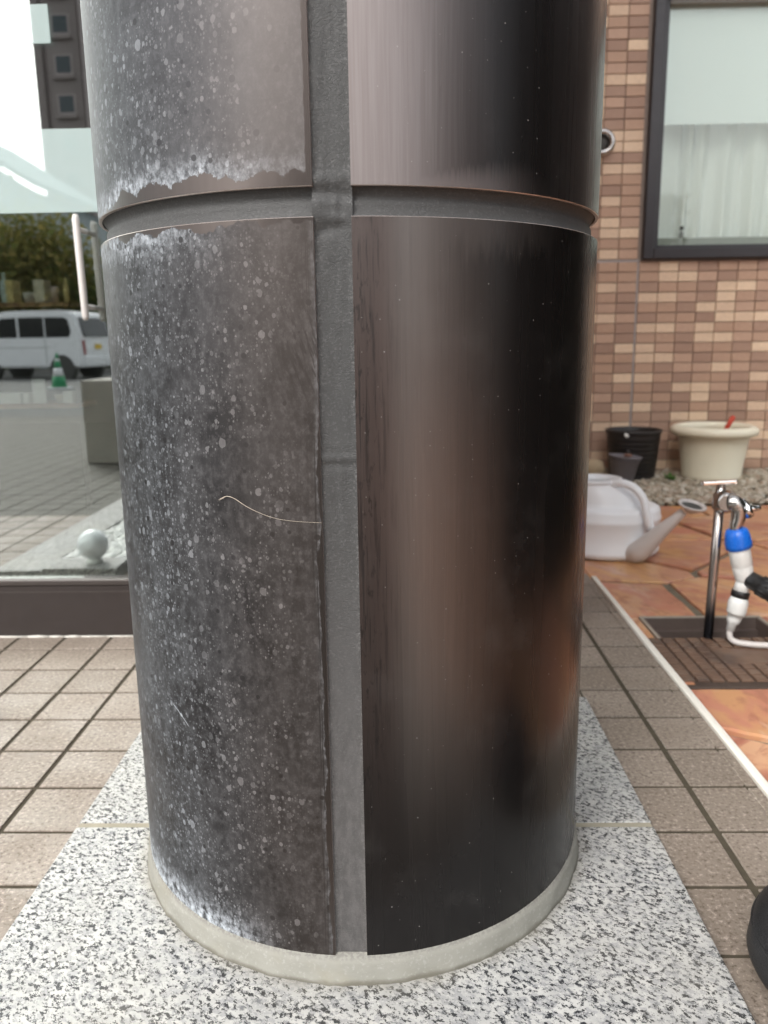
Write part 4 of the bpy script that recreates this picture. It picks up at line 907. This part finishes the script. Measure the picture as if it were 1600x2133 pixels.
# trees and hedge across the street
def tree(x, d, z0, h, r, n, mat, label, seed, trunk=True, sz=.16, sc=(1, 1, 1)):
    rr = random.Random(seed); y = MIR - d; root = empty('street_tree', (x, y, z0), label, 'tree', 'trees across the street'); b = MB(); tips = []
    b.tube([(x, y, z0), (x + .03, y, z0 + h * .3), (x - .02, y + .02, z0 + h * .55)], [.11, .085, .06], 8)
    for k in range(9):
        a = rr.uniform(0, 6.3); e = rr.uniform(.15, 1.); l = r * rr.uniform(.55, .95); p0 = (x, y, z0 + h * rr.uniform(.30, .52)); p1 = (x + math.cos(a) * l * math.cos(e), y + math.sin(a) * l * math.cos(e), z0 + h * .42 + l * math.sin(e) * 1.1); b.tube([p0, tuple((p0[i] + p1[i]) / 2 + rr.uniform(-.08, .08) for i in range(3)), p1], [.04, .026, .01], 6); tips.append(p1)
    under(root, b.build('trunk', M_bark)); b = MB()
    for k in range(int(n * 1.7)):
        c = rr.choice(tips); s_ = r * .34; px, py, pz = (c[i] + rr.gauss(0, s_ * sc[i]) for i in range(3))
        u = Vector((rr.gauss(0, 1), rr.gauss(0, 1), rr.gauss(0, 1))).normalized(); v = u.orthogonal().normalized(); l = sz * 1.35 * rr.uniform(.6, 1.3); P = Vector((px, py, pz))
        b.quad(P - u * l * .5, P + v * l * .28, P + u * l * .5, P - v * l * .28)
    under(root, b.build('crown', mat))
tree(-12.4, 27, -.2, 5.6, 2.1, 5200, M_leaf2, 'leafy green street tree in front of the pale house', 1); tree(-13.9, 27.6, -.2, 4.4, 1.5, 1500, M_leaf, 'dense green street tree near the end of the pale house', 2)
tree(-11.1, 28.5, -.2, 3.4, 1.2, 1100, M_leaf2, 'smaller street tree with browning autumn leaves', 3); tree(-9.9, 27.5, -.2, 3.4, 1.3, 1600, M_leaf, 'rounded street tree in front of the brown apartment tower', 4); tree(-7.6, 29, -.2, 3.9, 1.5, 1600, M_leaf, 'street tree standing beyond the parked van', 6)
b = MB()
for k in range(2600):
    px, py, pz = random.uniform(-22, -4), MIR - 26 + random.gauss(0, .3), -.1 + abs(random.gauss(.45, .35)); P = Vector((px, py, pz)); u = Vector((random.gauss(0, 1), random.gauss(0, 1), random.gauss(0, 1))).normalized(); v = u.orthogonal().normalized(); b.quad(P - u * .1, P + v * .06, P + u * .1, P - v * .06)
o = b.build('hedge_planting', M_leaf); o['kind'] = 'stuff'; o['label'] = 'low green planting along the far pavement'
# pale house
hs_ = empty('house', (-17, MIR - 33, -.2), 'pale blue grey house with a gabled roof across the street', 'house'); hy0, hy1 = MIR - 40, MIR - 31
b = MB(); b.box(-23.0, -13.6, hy0, hy1, -.22, 6.3); under(hs_, b.build('wall', M_house))
b = MB(); L = [(-23.5, 6.15), (-18.3, 9.4), (-13.25, 6.35), (-13.25, 6.55), (-18.3, 9.7), (-23.5, 6.4)]; ra = [b.b.verts.new((x, hy0 - .4, z)) for x, z in L]; rb = [b.b.verts.new((x, hy1 + .4, z)) for x, z in L]
b.b.faces.new(ra); b.b.faces.new(rb[::-1])
for k in range(6): b.b.faces.new((ra[k], rb[k], rb[(k + 1) % 6], ra[(k + 1) % 6]))
under(hs_, b.build('roof', M_roof))
b = MB(); L = [(-23.0, 6.3), (-13.6, 6.3), (-18.3, 9.35)]; ra = [b.b.verts.new((x, hy1 - .2, z)) for x, z in L]; rb = [b.b.verts.new((x, hy1, z)) for x, z in L]; b.b.faces.new(ra); b.b.faces.new(rb[::-1])
for k in range(3): b.b.faces.new((ra[k], rb[k], rb[(k + 1) % 3], ra[(k + 1) % 3]))
under(hs_, b.build('gable', M_house))
for x in (-21.5, -18.9, -16.2):
    for z in (1.0, 4.2):
        b = MB(); b.box(x, x + 1.3, hy1 - .02, hy1 + .05, z, z + 1.2); wd = under(hs_, b.build('window', M_band)); b = MB(); b.box(x + .08, x + 1.22, hy1 + .02, hy1 + .06, z + .08, z + 1.12); q = b.build('pane', M_pane); q.parent = wd
# brown apartment tower
ay = MIR - 66; ap = empty('apartment_building', (-19, ay - 6, -.2), 'tall brown apartment tower with rows of small windows', 'building')
b = MB(); b.box(-27.3, -10, ay - 14, ay, -.22, 46); under(ap, b.build('wall', M_apart))
b = MB(); b.box(-26.4, -23.9, ay - .0, ay + .35, -.2, 46); b2 = under(ap, b.build('bay', M_apart_d))
b = MB(); b.box(-27.35, -26.75, ay + .01, ay + .5, -.2, 46.3); under(ap, b.build('pier', M_apart_d))
b = MB(); b.box(-23.6, -23.0, ay + .01, ay + .9, -.2, 46.2); under(ap, b.build('pier', M_apart)); b = MB(); b.box(-19.6, -19.0, ay + .01, ay + .9, -.2, 46.2); under(ap, b.build('pier', M_apart))
for fl in range(16):
    z = 24.75 - 2.76 * (fl - 7)
    if z < 1: continue
    for x0_, yy in ((-25.75, ay + .35), (-22.3, ay), (-18.2, ay), (-14.5, ay)):
        b = MB(); b.box(x0_ - .15, x0_ + 1.25, yy - .02, yy + .07, z - 1.35, z + .12); wd = under(ap, b.build('window', M_apart)); b = MB(); b.box(x0_, x0_ + 1.1, yy + .03, yy + .09, z - 1.15, z); q = b.build('pane', M_pane); q.parent = wd
        b = MB(); b.box(x0_ - .25, x0_ + 1.35, yy, yy + .3, z - 1.62, z - 1.40); q = b.build('sill', M_apart_d); q.parent = wd
# tall dark hedge to the right, mirrored in the column
hd = empty('hedge', (1.5, 1.1, -.03), 'dense dark evergreen hedge closing the right side of the yard', 'hedge'); HX = 1.30
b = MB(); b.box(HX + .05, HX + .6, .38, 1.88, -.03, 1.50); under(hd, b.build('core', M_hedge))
b = MB()
for k in range(9000):
    px, py, pz = HX + abs(random.gauss(0, .05)), random.uniform(.33, 1.92), random.uniform(-.02, 1.58)
    if k % 5 == 0: px = random.uniform(HX, HX + .7); py = random.choice((.36, 1.90)) + random.gauss(0, .04)
    if k % 11 == 0: px = random.uniform(HX, HX + .7); pz = 1.53 + random.gauss(0, .03); py = random.uniform(.33, 1.9)
    P = Vector((px, py, pz)); u = Vector((random.gauss(0, 1), random.gauss(0, 1), random.gauss(0, 1))).normalized(); v = u.orthogonal().normalized(); l = random.uniform(.03, .055); b.quad(P - u * l, P + v * l * .5, P + u * l, P - v * l * .5)
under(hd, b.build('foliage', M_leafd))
nb = empty('corner_house', (20, -13, -.2), 'grey brown two storey house at the street corner', 'house')
b = MB(); b.box(16.5, 28, -24, -13, -.22, 7.2); under(nb, b.build('wall', M_conc)); b = MB(); b.box(16.1, 28.4, -24.4, -12.6, 7.2, 7.5); under(nb, b.build('roof', M_roof))
